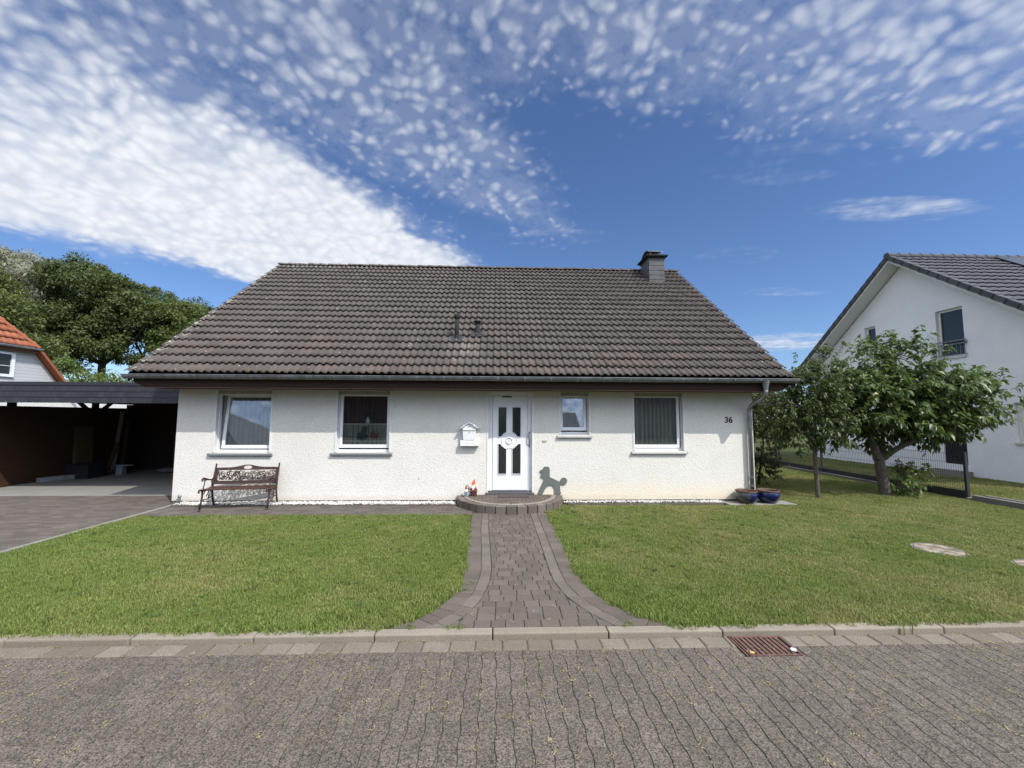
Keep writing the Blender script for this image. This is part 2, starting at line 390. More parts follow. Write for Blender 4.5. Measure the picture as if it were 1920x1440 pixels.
M['pebble'] = m_stone('white_pebble', (.40, .385, .35), (.64, .63, .60), .12, 60)
def m_ground():
    b = MatB('lawn_soil'); n = b.noise(1.2, 5, .6); n2 = b.noise(40, 4, .6)
    cc = b.mix(n.ss(.35, .7), (.045, .062, .018), (.085, .085, .035)); cc = b.mul(cc, n2+.45)
    b.bsdf(cc, .95, bump=b.bump(n2, .5, .02), spec=.1); return b.m
M['ground'] = m_ground()
def m_leaf(name, c1, c2, trans=.35, rough=.45, yellow=0, spec=.35):
    b = MatB(name); r = b.attr(); cc = b.mix(r, c1, c2)
    if yellow: cc = b.mix(r.ss(.965, .99)*yellow, cc, (.30, .24, .05))
    p = b.node('ShaderNodeBsdfPrincipled'); b.nt.links.new(cc, p.inputs['Base Color']); p.inputs['Roughness'].default_value = rough; p.inputs['Specular IOR Level'].default_value = spec
    t = b.node('ShaderNodeBsdfTranslucent'); b.nt.links.new(b.mul(cc, 1.6), t.inputs[0])
    mx = b.node('ShaderNodeMixShader'); mx.inputs[0].default_value = trans
    b.nt.links.new(p.outputs[0], mx.inputs[1]); b.nt.links.new(t.outputs[0], mx.inputs[2]); b.nt.links.new(mx.outputs[0], b.out.inputs[0]); return b.m
M['leaf_cherry'] = m_leaf('cherry_leaf', (.046, .080, .020), (.100, .138, .038), .33, .38, .6)
M['leaf_small'] = m_leaf('fruit_leaf', (.042, .070, .020), (.088, .118, .034), .33, .42, .5)
M['leaf_hedge'] = m_leaf('shrub_leaf', (.038, .058, .018), (.100, .112, .040), .25, .4, .4)
M['leaf_ash'] = m_leaf('broad_tree_leaf', (.050, .076, .018), (.115, .142, .036), .3, .55)
M['leaf_dark'] = m_leaf('dark_tree_leaf', (.038, .060, .016), (.092, .116, .030), .3, .55)
M['leaf_willow'] = m_leaf('silver_willow_leaf', (.13, .14, .09), (.30, .30, .22), .25, .6)
M['leaf_bright'] = m_leaf('bright_shrub_leaf', (.06, .10, .02), (.12, .16, .035), .3, .5)
def m_bark(name, c):
    b = MatB(name); n = b.noise(9, 6, .65, sc3=(1.6, 1.6, 3.5)); cc = b.mix(n.ss(.35, .7), tuple(k*.45 for k in c), c)
    b.bsdf(cc, .9, bump=b.bump(n, .8, .02), spec=.15); return b.m
M['bark'] = m_bark('grey_bark', (.14, .12, .10)); M['bark_dark'] = m_bark('dark_bark', (.055, .045, .036))
def m_grass():
    b = MatB('grass_blade'); x, y, z = b.xyz()
    oi = b.node('ShaderNodeObjectInfo'); rnd = N(b.nt, oi.outputs['Random']); r = b.attr()
    big = b.noise(.75, 3, .55, b.comb(x, y, 0)); mid = b.noise(3.2, 3, .6, b.comb(x, y, 0))
    dry = ((big*.6+mid*.4)+(r-.5)*.22+(rnd-.5)*.06+x.ss(1.0, 3.5)*.05+(y+1.0).ss(-1.6, 1.0)*.05-x.ss(-4.4, -6.2)*.12)
    cc = b.mix((r*.75+rnd*.25), (.118, .178, .036), (.228, .280, .072))
    cc = b.mix(dry.ss(.50, .68)*.8, cc, (.34, .305, .13))
    p = b.node('ShaderNodeBsdfPrincipled'); b.nt.links.new(cc, p.inputs['Base Color']); p.inputs['Roughness'].default_value = .55; p.inputs['Specular IOR Level'].default_value = .25
    t = b.node('ShaderNodeBsdfTranslucent'); b.nt.links.new(cc, t.inputs[0]); mx = b.node('ShaderNodeMixShader'); mx.inputs[0].default_value = .35
    b.nt.links.new(p.outputs[0], mx.inputs[1]); b.nt.links.new(t.outputs[0], mx.inputs[2]); b.nt.links.new(mx.outputs[0], b.out.inputs[0]); return b.m
M['grass'] = m_grass()
M['weed'] = m_leaf('moss_and_weed', (.17, .155, .07), (.33, .29, .17), .2, .8)
M['clover'] = m_leaf('clover_leaf', (.050, .095, .025), (.090, .135, .040), .25, .6)
M['weed_green'] = m_leaf('green_weed', (.05, .10, .02), (.09, .15, .03), .2, .7)
def m_shingle():
    b = MatB('slate_shingle'); r = b.attr(); cc = b.mix(r, (.011, .012, .016), (.021, .023, .029)); b.bsdf(cc, .55, bump=b.bump(b.noise(30, 4), .2, .004), spec=.5); return b.m
M['shingle'] = m_shingle()
M['slate_grey'] = simple('grey_chimney_slate', (.075, .077, .082), .7, 0, .2, 7)
M['felt'] = simple('bitumen_felt', (.035, .036, .04), .6, 0, .2, 4)
M['blue'] = simple('cobalt_glaze', (.006, .010, .058), .15, 0, .4, 8, coat=.5)
M['blue_dull'] = simple('grey_blue_glaze', (.055, .065, .085), .3, 0, .3, 8, coat=.4)
M['terra'] = simple('brown_terracotta', (.085, .045, .030), .7, 0, .3, 20)
M['soil'] = simple('pot_soil', (.035, .022, .014), .95)
M['poodle'] = simple('grey_green_sheet', (.115, .128, .120), .6, 0, .05)
M['steel'] = simple('brushed_steel', (.20, .20, .205), .35, .7, .05)
M['grate'] = simple('rusted_cast_grate', (.115, .062, .050), .75, .2, .3, 25, .3)
M['red'] = simple('gnome_red', (.55, .09, .04), .5, 0, .15, 20); M['skin'] = simple('gnome_skin', (.62, .36, .26), .5)
M['white'] = simple('gnome_white', (.75, .74, .7), .6); M['coat'] = simple('gnome_coat', (.10, .018, .012), .45, coat=.3)
M['hair'] = simple('figure_hair', (.20, .13, .07), .6); M['teal'] = simple('figure_teal', (.10, .22, .22), .5); M['bluegrey'] = simple('figure_bluegrey', (.36, .42, .46), .4, coat=.3)
M['greymetal'] = simple('figure_grey', (.2, .21, .22), .4, .4, .4, 40)
M['fence'] = simple('anthracite_wire', (.028, .033, .036), .5, .2)
M['board_black'] = simple('black_plinth_board', (.012, .013, .015), .6)
M['mat'] = simple('door_mat', (.06, .05, .048), .95, 0, .3, 90, .5, 200)
def m_clad():
    b = MatB('grey_cladding'); x, y, z = b.xyz(); f = (z*7.6).frac(); n = b.noise(4, 4); cc = b.mix(f.ss(.93, .97), b.mix(n, (.42, .43, .45), (.5, .51, .53)), (.09, .09, .1)); b.bsdf(cc, .6, bump=b.bump(f, .3, .01)); return b.m
M['clad'] = m_clad()
M['orange_paint'] = simple('orange_brown_verge', (.40, .10, .035), .55)
M['white_paint'] = simple('white_paint', (.66, .66, .64), .6, 0, .03)
M['blue_cloth'] = simple('dark_tub', (.012, .013, .02), .5)
M['box_grey'] = simple('pale_box', (.22, .23, .24), .7)
M['dry_leaf'] = simple('dry_leaf', (.42, .30, .12), .8); M['paper'] = simple('pale_litter', (.62, .7, .74), .6)

# ------------------------------------------------------------------ ground and paving
g = MB(); g.poly([(-900, -900, -.085), (900, -900, -.085), (900, 900, -.085), (-900, 900, -.085)]); tag(g.build('ground', M['ground']), kind='structure')
LX0, LX1 = -6.60, 60
lw = MB(); lw.box(LX0, LX1, -5.225, 60, -.08, -.020); tag(lw.build('lawn', M['ground']), kind='structure')

def paver(mb, P, z, th=.03, gap=.004, inset=.005, drop=.004):
    n = len(P); cx = sum(p[0] for p in P)/n; cyy = sum(p[1] for p in P)/n
    def shr(p, d):
        L = math.hypot(p[0]-cx, p[1]-cyy) or 1; k = max(0, (L-d)/L); return (cx+(p[0]-cx)*k, cyy+(p[1]-cyy)*k)
    o = [shr(p, gap) for p in P]; t = [shr(p, gap+inset*1.4) for p in P]; dz_ = random.uniform(-.0018, .0018)
    tx, ty = random.uniform(-.012, .012), random.uniform(-.012, .012)
    hz = lambda p: z+dz_+(p[0]-cx)*tx+(p[1]-cyy)*ty
    v = [(*p, z-th) for p in o]+[(*p, hz(p)-drop) for p in o]+[(*p, hz(p)) for p in t]; f = []
    for k in range(n):
        j = (k+1) % n; f += [(k, j, n+j, n+k), (n+k, n+j, 2*n+j, 2*n+k)]
    f.append(tuple(2*n+k for k in range(n))); mb.rv = random.random(); mb.add(v, f)

# path outline (left, right) as functions of Y: straight, then flaring to the kerb
LP = [(-.47, -1.0), (-.455, -2.0), (-.40, -3.2), (-.375, -3.9), (-.40, -4.25), (-.46, -4.62), (-.60, -4.90), (-.74, -5.08), (-.93, -5.22)]
RP = [(.95, -1.0), (.955, -2.0), (.955, -3.2), (.95, -3.9), (.965, -4.25), (1.05, -4.62), (1.20, -4.90), (1.33, -5.06), (1.56, -5.22)]
def samp(P, t):
    L = [0]
    for i in range(1, len(P)): L.append(L[-1]+math.hypot(P[i][0]-P[i-1][0], P[i][1]-P[i-1][1]))
    s_ = t
    for i in range(1, len(P)):
        if s_ <= L[i] or i == len(P)-1:
            k = (s_-L[i-1])/(L[i]-L[i-1]); a, c = P[i-1], P[i]
            d = Vector((c[0]-a[0], c[1]-a[1])).normalized(); return Vector((a[0]+(c[0]-a[0])*k, a[1]+(c[1]-a[1])*k)), d
def plen(P): return sum(math.hypot(P[i][0]-P[i-1][0], P[i][1]-P[i-1][1]) for i in range(1, len(P)))
pth = MB(); ped = MB()
box_clip = [(-3, -5.222), (3, -5.222), (3, -1.0), (-3, -1.0)]
inner = {}
for side, P in ((1, LP), (-1, RP)):
    L = plen(P); inn = []
    for (o0, o1, st_, mbx) in ((0, .19, .125, pth), (.19, .315, .17, ped)):
        n = int(L/st_)
        for i in range(n+3):
            a, da = samp(P, i*st_); c, dc = samp(P, (i+1)*st_)
            if i*st_ > L: a = a
            na, nc = Vector((-da.y, da.x))*side, Vector((-dc.y, dc.x))*side
            q = [a+na*o0, c+nc*o0, c+nc*o1, a+na*o1]; q = [(p.x, p.y) for p in q]
            ar = sum(q[k-1][0]*q[k][1]-q[k][0]*q[k-1][1] for k in range(4))
            if ar < 0: q = q[::-1]
            q = clip(q, box_clip)
            if len(q) > 2: paver(mbx, q, 0.0)
    for i in range(60):
        a, da = samp(P, L*i/59*1.0); n_ = Vector((-da.y, da.x))*side; p = a+n_*.318; inn.append((p.x, p.y))
    inner[side] = inn
ipoly = inner[1]+inner[-1][::-1]
# central field of running rows
y = -1.0; row = 0
while y > -5.22:
    y2 = max(y-.128, -5.222); ym = (y+y2)/2
    def xat(I, yy):
        for k in range(len(I)-1):
            if (I[k][1]-yy)*(I[k+1][1]-yy) <= 0 and I[k][1] != I[k+1][1]:
                return I[k][0]+(I[k+1][0]-I[k][0])*(yy-I[k][1])/(I[k+1][1]-I[k][1])
        return I[-1][0] if yy < I[-1][1] else I[0][0]
    xa0, xa1, xb0, xb1 = xat(inner[1], y), xat(inner[1], y2), xat(inner[-1], y), xat(inner[-1], y2)
    x = min(xa0, xa1)-.2+(row % 2)*.1+random.uniform(0, .03); row += 1
    cl = [(xa1, y2), (xb1, y2), (xb0, y), (xa0, y)]
    while x < max(xb0, xb1):
        wd = random.choice((.13, .15, .17)); q = clip([(x, y2), (x+wd, y2), (x+wd, y), (x, y)], cl)
        if len(q) > 2 and abs(sum(q[k-1][0]*q[k][1]-q[k][0]*q[k-1][1] for k in range(len(q)))) > .006: paver(pth, q, 0.0)
        x += wd
    y = y2
po = tag(pth.build('path', M['path']), kind='structure')
tag(ped.build('path_border', M['path_edge']), kind='structure')
jb = MB(); jb.poly([(p[0], p[1], -.011) for p in LP+RP[::-1]]); tag(jb.build('path_bed', M['joint']), kind='structure')

# walkway from the drive to the step, along the gravel
wk = MB()
for j in range(8):
    y0 = -1.10+j*.105; x = -6.60+(j % 2)*.1-.2
    while x < -.45:
        q = clip([(x, y0), (x+.2, y0), (x+.2, y0+.105), (x, y0+.105)], [(-6.6, -1.14), (-.47, -1.14), (-.47, -.33+.05), (-6.6, -.36)])
        if len(q) > 2 and not (math.hypot((x+.1)-.275, y0) < 1.1): paver(wk, q, .003)
        x += .2
for x in np.arange(-6.6, -.9, .5): paver(wk, [(x, -.36), (x+.5, -.36), (x+.5, -.31), (x, -.31)], .012)
tag(wk.build('walkway', M['drive']), kind='structure')
jb = MB(); jb.poly([(-6.6, -1.13, -.009), (-.3, -1.13, -.009), (-.3, 0, -.009), (-6.6, 0, -.009)]); tag(jb.build('walkway_bed', M['joint']), kind='structure')
# driveway
dv = MB()
for j in range(0, 66):
    y0 = -5.22+j*.092
    x = -12.9+(j % 2)*.1
    while x < -6.68:
        q = clip([(x, y0), (x+.2, y0), (x+.2, y0+.092), (x, y0+.092)], [(-12.9, -5.22), (-6.68, -5.22), (-6.68, .8), (-12.9, .8)])
        if len(q) > 2: paver(dv, q, .002, inset=.008, drop=.007)
        x += .2
tag(dv.build('driveway', M['drive']), kind='structure')
jb = MB(); jb.poly([(-30, -5.22, -.012), (-6.60, -5.22, -.012), (-6.60, .82, -.012), (-30, .82, -.012)]); tag(jb.build('driveway_bed', M['joint']), kind='structure')
ke = MB()
for y in np.arange(-5.2, .05, .8): ke.rv = random.random(); ke.box(-6.675, -6.60, y+.004, min(y+.796, .0), -.05, .014)
tag(ke.build('driveway_edging', M['concrete'], bevel=.006), kind='structure')
cf = MB(); cf.box(-16, -6.86, .803, 6.2, -.1, -.001); tag(cf.build('carport_floor', M['concrete']), kind='structure')
# kerb
kb = MB(); x = -16.03
while x < 20:
    kb.rv = random.random(); kb.box(x+.004, x+.996, -5.335+random.uniform(-.002, .002), -5.228, -.12, random.uniform(-.001, .003)); x += 1.0
tag(kb.build('kerb', M['kerb'], bevel=.012), kind='structure')
GX0, GX1, GY0, GY1 = 2.0, 2.47, -5.625, -5.335
st = MB(); x = -15.0
while x < 20:
    wd = random.uniform(.205, .225)
    if x+wd < GX0-.0 or x > GX1+.0: paver(st, [(x, -5.492), (x+wd, -5.492), (x+wd, -5.338), (x, -5.338)], -.048, .04, .005, .009, .008)
    x += wd
ends = [k for k in st.v]; lo = max(p[0] for p in ends if p[0] < GX0+.001); hi = min(p[0] for p in ends if p[0] > GX1-.001)
if GX0-lo > .02: paver(st, [(lo, -5.492), (GX0, -5.492), (GX0, -5.338), (lo, -5.338)], -.048, .04, .004, .009, .008)
if hi-GX1 > .02: paver(st, [(GX1, -5.492), (hi, -5.492), (hi, -5.338), (GX1, -5.338)], -.048, .04, .004, .009, .008)
tag(st.build('gutter_setts', M['sett']), kind='structure')
# road of wavy interlocking pavers
rv_, rf_, rr_ = [], [], []
nw = 9
PW, PL = .1085, .217
base = 0
for i in range(-130, 131):
    for j in range(0, 17):
        x0 = i*PW; y1 = -5.495-(j-1)*PL-(i % 2)*PL/2; y0 = y1-PL
        y1 = min(y1, -5.495)
        if y1-y0 < .02: continue
        if x0+PW > GX0-.005 and x0 < GX1+.005 and y1 > GY0-.004:
            if y0 < GY0-.03: y1 = GY0-.006
            else: continue
        g_ = .0012 + .0012*random.random(); A = .0065
        ys = [y0+g_+(y1-y0-2*g_)*k/(nw-1) for k in range(nw)]
        wv = lambda yy: A*math.sin((yy+5.495)/PL*2*math.pi*1.0+.6)
        tilt = random.uniform(-.008, .008); dz_ = random.uniform(-.0008, .0008)
        Lp = [(x0+g_+wv(yy), yy) for yy in ys]; Rp = [(x0+PW-g_+wv(yy), yy) for yy in ys][::-1]
        O = Rp[::-1]+Lp[::-1]; n = len(O); cxx, cyy = x0+PW/2, (y0+y1)/2
        T = [(cxx+wv(p[1])+(p[0]-cxx-wv(p[1]))*.94, cyy+(p[1]-cyy)*.975) for p in O]
        rv_ += [(p[0], p[1], -.075) for p in O]+[(p[0], p[1], -.0545+dz_+(p[0]-cxx)*tilt) for p in O]+[(p[0], p[1], -.051+dz_+(p[0]-cxx)*tilt) for p in T]
        for k in range(n):
            q = (k+1) % n; rf_ += [(base+k, base+q, base+n+q, base+n+k), (base+n+k, base+n+q, base+2*n+q, base+2*n+k)]
        rf_.append(tuple(base+2*n+k for k in range(n))); rr_ += [random.random()]*(2*n+1); base += 3*n
mb = MB(); mb.v, mb.f, mb.r = rv_, rf_, rr_; tag(mb.build('road', M['road']), kind='structure')
jb = MB(); jb.poly([(-60, -30, -.060), (60, -30, -.060), (60, -5.3, -.060), (-60, -5.3, -.060)]); tag(jb.build('road_bed', M['joint_road']), kind='structure')

# drain grate
t = thing('drain_grate', (2.235, -5.48, -.05), 'rusty brown drain grate set in the road beside the kerb', 'drain grate')
f = MB(); z0, z1 = -.0582, -.046
f.box(GX0+.006, GX0+.02, GY0, GY1, z0, z1); f.box(GX0+.032, GX0+.045, GY0, GY1, z0, z1); f.box(GX1-.02, GX1-.006, GY0, GY1, z0, z1)
f.box(GX0+.046, GX1-.021, GY0, GY0+.016, z0, z1); f.box(GX0+.046, GX1-.021, GY1-.022, GY1-.004, z0, z1); f.build('grate_frame', M['grate'], t, bevel=.002)
f = MB(); nb = 9; wd = (GX1-.03-(GX0+.06))/nb
for k in range(nb): f.box(GX0+.06+k*wd, GX0+.06+k*wd+wd*.66, GY0+.0165, GY1-.0225, z0, z1-.002)
f.build('grate_bars', M['grate'], t, bevel=.002)
f = MB(); f.box(GX0+.002, GX1-.002, GY0-.002, GY1+.002, -.0595, -.0585); f.build('grate_shade_sheet', M['black'], t)  # thin black sheet under the bars: the pit's shade put into its colour
f = MB(); f.prism([(2.045, -5.60), (2.075, -5.61), (2.092, -5.585), (2.06, -5.565)], 2, -.044, -.040); tag(f.build('dry_leaf', M['dry_leaf']), 'small tan dry leaf lying on the front left corner of the drain grate', 'leaf')
f = MB(); f.prism([(2.405, -5.575), (2.44, -5.588), (2.452, -5.556), (2.43, -5.54), (2.41, -5.55)], 2, -.044, -.036); tag(f.build('litter_scrap', M['paper']), 'small crumpled pale blue paper scrap at the right edge of the drain grate', 'litter')
# manholes in the lawn
b = MatB('weathered_lid'); n = b.noise(7, 5, .65); n2 = b.noise(60, 4, .7); cc = b.mix(n.ss(.42, .62), (.125, .10, .075), (.29, .25, .20)); cc = b.mul(cc, n2*.8+.6); b.bsdf(cc, .95, bump=b.bump(n2, .5, .006), spec=.2); M['lid'] = b.m
def manhole(cx, cyy, r, label):
    t = thing('manhole_cover', (cx, cyy, 0), label, 'manhole cover')
    f = MB(); f.rv = .5; f.lathe([(.001, .012), (r*.84, .012), (r*.85, .006)], (cx, cyy, 0), 40); f.build('lid', M['lid'], t)
    f = MB(); f.rv = .3; f.lathe([(r*.875, .0), (r*.885, .010), (r*.97, .012), (r*1.0, 0)], (cx, cyy, 0), 40); f.build('rim', M['edging'], t)
manhole(6.22, -3.29, .30, 'pale round concrete manhole cover sunk in the right lawn')
manhole(6.80, -3.98, .27, 'pale manhole cover cut off by the right edge of the photo, nearer the kerb')

# ------------------------------------------------------------------ the house
XL, XR = -6.84, 5.72
EX0, EX1, EY, EZ = -7.40, 6.26, -.66, 2.675
RY, RZ = 4.706, 6.90
SL = (RZ-EZ)/(RY-EY)
house = thing('detached_house', (0, 0, 0), 'white stucco single-storey house with a broad brown tiled roof and white front door', 'house')
OPEN = [(-6.06, -4.85, 1.05, 2.39), (-3.50, -2.31, 1.06, 2.39), (-.23, .787, .19, 2.39), (1.36, 2.05, 1.45, 2.39), (3.0, 4.165, 1.10, 2.39)]
wl = MB(); xs = sorted({XL, XR}|{o[0] for o in OPEN}|{o[1] for o in OPEN}); zs = sorted({.045, 2.50}|{o[2] for o in OPEN}|{o[3] for o in OPEN})
for i in range(len(xs)-1):
    for k in range(len(zs)-1):
        cx_, cz_ = (xs[i]+xs[i+1])/2, (zs[k]+zs[k+1])/2
        if any(o[0] < cx_ < o[1] and o[2] < cz_ < o[3] for o in OPEN): continue
        wl.poly([(xs[i], 0, zs[k]), (xs[i+1], 0, zs[k]), (xs[i+1], 0, zs[k+1]), (xs[i], 0, zs[k+1])])
for x0, x1, z0, z1 in OPEN:
    D = .22
    wl.poly([(x0, 0, z0), (x0, D, z0), (x0, D, z1), (x0, 0, z1)]); wl.poly([(x1, 0, z0), (x1, D, z0), (x1, D, z1), (x1, 0, z1)])
    wl.poly([(x0, 0, z0), (x1, 0, z0), (x1, D, z0), (x0, D, z0)]); wl.poly([(x0, 0, z1), (x1, 0, z1), (x1, D, z1), (x0, D, z1)])
HY = 9.4
def rz_(y): return EZ-.10+SL*((y-EY) if y <= RY else (2*RY-EY-y))
for X in (XL, XR):
    wl.poly([(X, 0, .045), (X, HY, .045), (X, HY, rz_(HY)), (X, RY, rz_(RY)), (X, 0, rz_(0))])
wl.poly([(XL, HY, .045), (XR, HY, .045), (XR, HY, rz_(HY)), (XL, HY, rz_(HY))])
wl.poly([(XL, 0, 2.50), (XR, 0, 2.50), (XR, 0, rz_(0)), (XL, 0, rz_(0))])
me = bpy.data.meshes.new('wall'); me.from_pydata(wl.v, [], wl.f); me.attributes.new('rnd', 'FLOAT', 'FACE'); link('wall', me, M['stucco'], house)
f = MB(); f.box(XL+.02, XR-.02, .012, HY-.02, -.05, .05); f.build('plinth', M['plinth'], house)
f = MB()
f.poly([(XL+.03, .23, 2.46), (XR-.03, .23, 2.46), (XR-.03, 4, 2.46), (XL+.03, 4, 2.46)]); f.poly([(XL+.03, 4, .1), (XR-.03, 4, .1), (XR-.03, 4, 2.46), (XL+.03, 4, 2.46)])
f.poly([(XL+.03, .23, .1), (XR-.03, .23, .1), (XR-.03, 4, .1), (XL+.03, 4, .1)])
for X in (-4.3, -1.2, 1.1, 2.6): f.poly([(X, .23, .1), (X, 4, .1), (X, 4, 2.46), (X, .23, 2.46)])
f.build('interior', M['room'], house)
# eaves: boarded box, fascia
f = MB()
for xa, xb, d in ((EX0+.07, EX0+.30, -1), (EX0+.3005, EX1-.2805, 0), (EX1-.28, EX1-.07, 1)):   # the ends taper up to the gutter
    zl = 2.405+(.10 if d < 0 else 0); zr = 2.405+(.10 if d > 0 else 0)
    f.add([(xa, -.55, zl), (xb, -.55, zr), (xb, -.003, zr), (xa, -.003, zl), (xa, -.55, 2.60), (xb, -.55, 2.60), (xb, -.003, 2.60), (xa, -.003, 2.60)], [(0, 3, 2, 1), (4, 5, 6, 7), (0, 1, 5, 4), (1, 2, 6, 5), (2, 3, 7, 6), (3, 0, 4, 7)])
f.box(EX0+.30, EX1-.28, -.557, -.552, 2.43, 2.595)
f.build('eaves_board', M['fascia'], house, bevel=.004)
f = MB(); f.box(EX0+.30, EX1-.28, -.556, -.53, 2.392, 2.404); f.build('eaves_trim', simple('reddish_trim', (.11, .055, .035), .6), house)

def tile_roof(name, O, U, V, cols, rows, tw, rh, mat, parent, amp=.034, wave=2, skip=None, jit=.003, xtra=None):
    """wave-profiled tiles: O origin at the eave, U along it, V up the slope (unit); real overlapping courses"""
    O, U, V = Vector(O), Vector(U).normalized(), Vector(V).normalized(); Nn = U.cross(V).normalized()
    if Nn.z < 0: Nn = -Nn
    K = 8*wave+1; prof = []
    for k in range(K):
        t_ = k/(K-1)*wave; q = t_ % 1.0 if k < K-1 else 0.0
        if q < .64: h = math.sin(q/.64*math.pi)**.75*amp
        else: h = .0
        prof.append(h)
    prof[0] = .004; prof[-1] = .0
    V_, F_, R_ = [], [], []; bidx = 0
    over = .05; th = .046
    for r in range(rows):
        for c in range(cols):
            x0 = c*tw; rv = random.random(); dj = random.uniform(-jit, jit); yj = random.uniform(-.004, .004); tj = random.uniform(-jit, jit)
            s0 = r*rh-.01+yj; s1 = (r+1)*rh+over
            if skip and skip(x0+tw/2, (s0+s1)/2): continue
            nsec = [(s0+.004, th-.013, 1.0), (s0, th, 1.0), (s0+rh*.5, th*.6, 1.0), (s1, -.002, 1.0)]
            for (ss_, hh, kk) in nsec:
                for k in range(K):
                    xx = x0+tw*k/(K-1)*.998; p = O+U*xx+V*ss_+Nn*(prof[k]*kk+hh+dj+tj*(k/(K-1)-.5)); V_.append(tuple(p))
            for a in range(3):
                for k in range(K-1):
                    i0 = bidx+a*K+k; F_.append((i0, i0+1, i0+K+1, i0+K)); R_.append(rv)
            bidx += 4*K
    return npmesh(name, np.array(V_), np.array(F_), np.array(R_), mat, parent)
sv = Vector((0, RY-EY, RZ-EZ)); slen = sv.length; rows = 20; rh = slen/rows
CHX0, CHX1, CHY0, CHY1 = 4.93, 5.43, 3.86, 4.56
chs = lambda x, s: CHX0-.02 < EX0+x < CHX1+.02 and CHY0+.02 < EY+s*(RY-EY)/slen < CHY1
cols = 45; tw = (EX1-EX0)/cols
roof = tile_roof('roof', (EX0, EY, EZ), (1, 0, 0), sv, cols, rows, tw, rh, M['tile'], house, amp=.040, skip=chs)
tile_roof('rear_roof', (EX1, 2*RY-EY, EZ), (-1, 0, 0), (0, -(RY-EY), RZ-EZ), cols, rows, tw, rh, M['tile'], house, amp=.036)
f = MB()  # roof boarding under the tiles and barge boards
for s_, y0, y1 in ((1, EY+.10, RY), (-1, 2*RY-EY-.10, RY)):
    z0 = EZ-.045+SL*.10; z1 = RZ-.045
    f.add([(EX0+.04, y0, z0), (EX1-.04, y0, z0), (EX1-.04, y1, z1), (EX0+.04, y1, z1), (EX0+.04, y0, z0-.07), (EX1-.04, y0, z0-.07), (EX1-.04, y1, z1-.07), (EX0+.04, y1, z1-.07)],
          [(0, 1, 2, 3), (4, 5, 6, 7), (0, 1, 5, 4), (1, 2, 6, 5), (0, 3, 7, 4)])
f.build('roof_boarding', M['fascia'], house)
for X in (EX0+.035, EX1-.055):
    for s_, y0, y1 in ((1, EY+.02, RY), (-1, 2*RY-EY-.02, RY)):
        f = MB(); z0 = EZ-.0+SL*.02; z1 = RZ
        f.add([(X, y0, z0-.01), (X+.02, y0, z0-.01), (X+.02, y1, z1-.01), (X, y1, z1-.01), (X, y0, z0-.19), (X+.02, y0, z0-.19), (X+.02, y1, z1-.19), (X, y1, z1-.19)],
              [(0, 1, 2, 3), (4, 7, 6, 5), (0, 4, 5, 1), (1, 5, 6, 2), (2, 6, 7, 3), (3, 7, 4, 0)])
        f.build('barge_board', M['fascia'], house)
# ridge tiles
f = MB(); x = EX0; n = 41; L = (EX1-EX0)/n
for k in range(n):
    x0 = EX0+k*L; f.rv = random.random(); dzz = random.uniform(-.008, .008); pts0 = []; pts1 = []
    for a in range(0, 181, 20):
        ca, sa = math.cos(R(a)), math.sin(R(a)); pts0.append((x0-.01, RY+ca*.125, RZ+.005+sa*.082+dzz+.010)); pts1.append((x0+L+.03, RY+ca*.112, RZ+.0+sa*.072+dzz))
    f.add(pts0+pts1, [(i, i+1, i+11, i+10) for i in range(9)]); f.poly(pts0)
f.build('ridge_tiles', M['tile'], house)
# gutter
def halfround(mb, x0, x1, yc, zc, r, th=.004, n=10):
    P = []
    for rr in (r, r-th):
        for x in (x0, x1):
            P += [(x, yc+rr*math.cos(R(180+180*i/n)), zc+rr*math.sin(R(180+180*i/n))) for i in range(n+1)]
    m_ = n+1; F = []
    for i in range(n):
        F.append((i, i+1, m_+i+1, m_+i)); F.append((2*m_+i+1, 2*m_+i, 3*m_+i, 3*m_+i+1))
    mb.add(P, F)
    mb.tube([(x0, yc-r, zc+.004), (x1, yc-r, zc+.004)], .0085, 8)
    for x in (x0, x1): mb.poly([(x, yc+r*math.cos(R(180+180*i/n)), zc+r*math.sin(R(180+180*i/n))) for i in range(n+1)])
GYc, GZc, GR = EY+.015, EZ-.032, .078
f = MB(); halfround(f, EX0-.03, EX1+.05, GYc, GZc, GR); gut = f.build('gutter', M['zinc_dull'], house, smooth=False)
bx = -7.15
for k in range(25):
    f = MB(); X = -7.12+k*.548
    f.add([(X+dx_, GYc+(GR+.0025)*math.cos(R(180+150*i/8)), GZc+(GR+.0025)*math.sin(R(180+150*i/8))) for dx_ in (-.013, .013) for i in range(9)], [(i, i+1, i+10, i+9) for i in range(8)])
    f.ball((X, GYc-GR*.98, GZc-.022), .011, .008, .011, 8, 4); f.build('gutter_bracket', M['zinc'], gut)
# downpipe
f = MB(); px_ = 5.60; ox = 5.62
f.lathe([(.085, 0), (.07, -.07), (.05, -.15), (.046, -.20)], (ox, GYc, GZc-.03), 16)
f.tube([(ox, GYc, GZc-.2), (ox, GYc, GZc-.27), (ox-.01, GYc+.03, GZc-.34), (ox-.04, GYc+.10, GZc-.40), (px_+.03, -.24, 2.17), (px_+.01, -.13, 2.10), (px_, -.085, 2.02), (px_, -.08, 1.9), (px_, -.08, .02)], .044, 16)
dp = f.build('downpipe', M['zinc'], house, smooth=True)
for z in (1.78, .52, .34): f = MB(); f.tube([(px_, -.08, z), (px_, -.08, z+.025)], .05, 16); f.box(px_-.01, px_+.01, -.045, .0, z+.005, z+.02); f.build('pipe_clip', M['zinc'], dp)
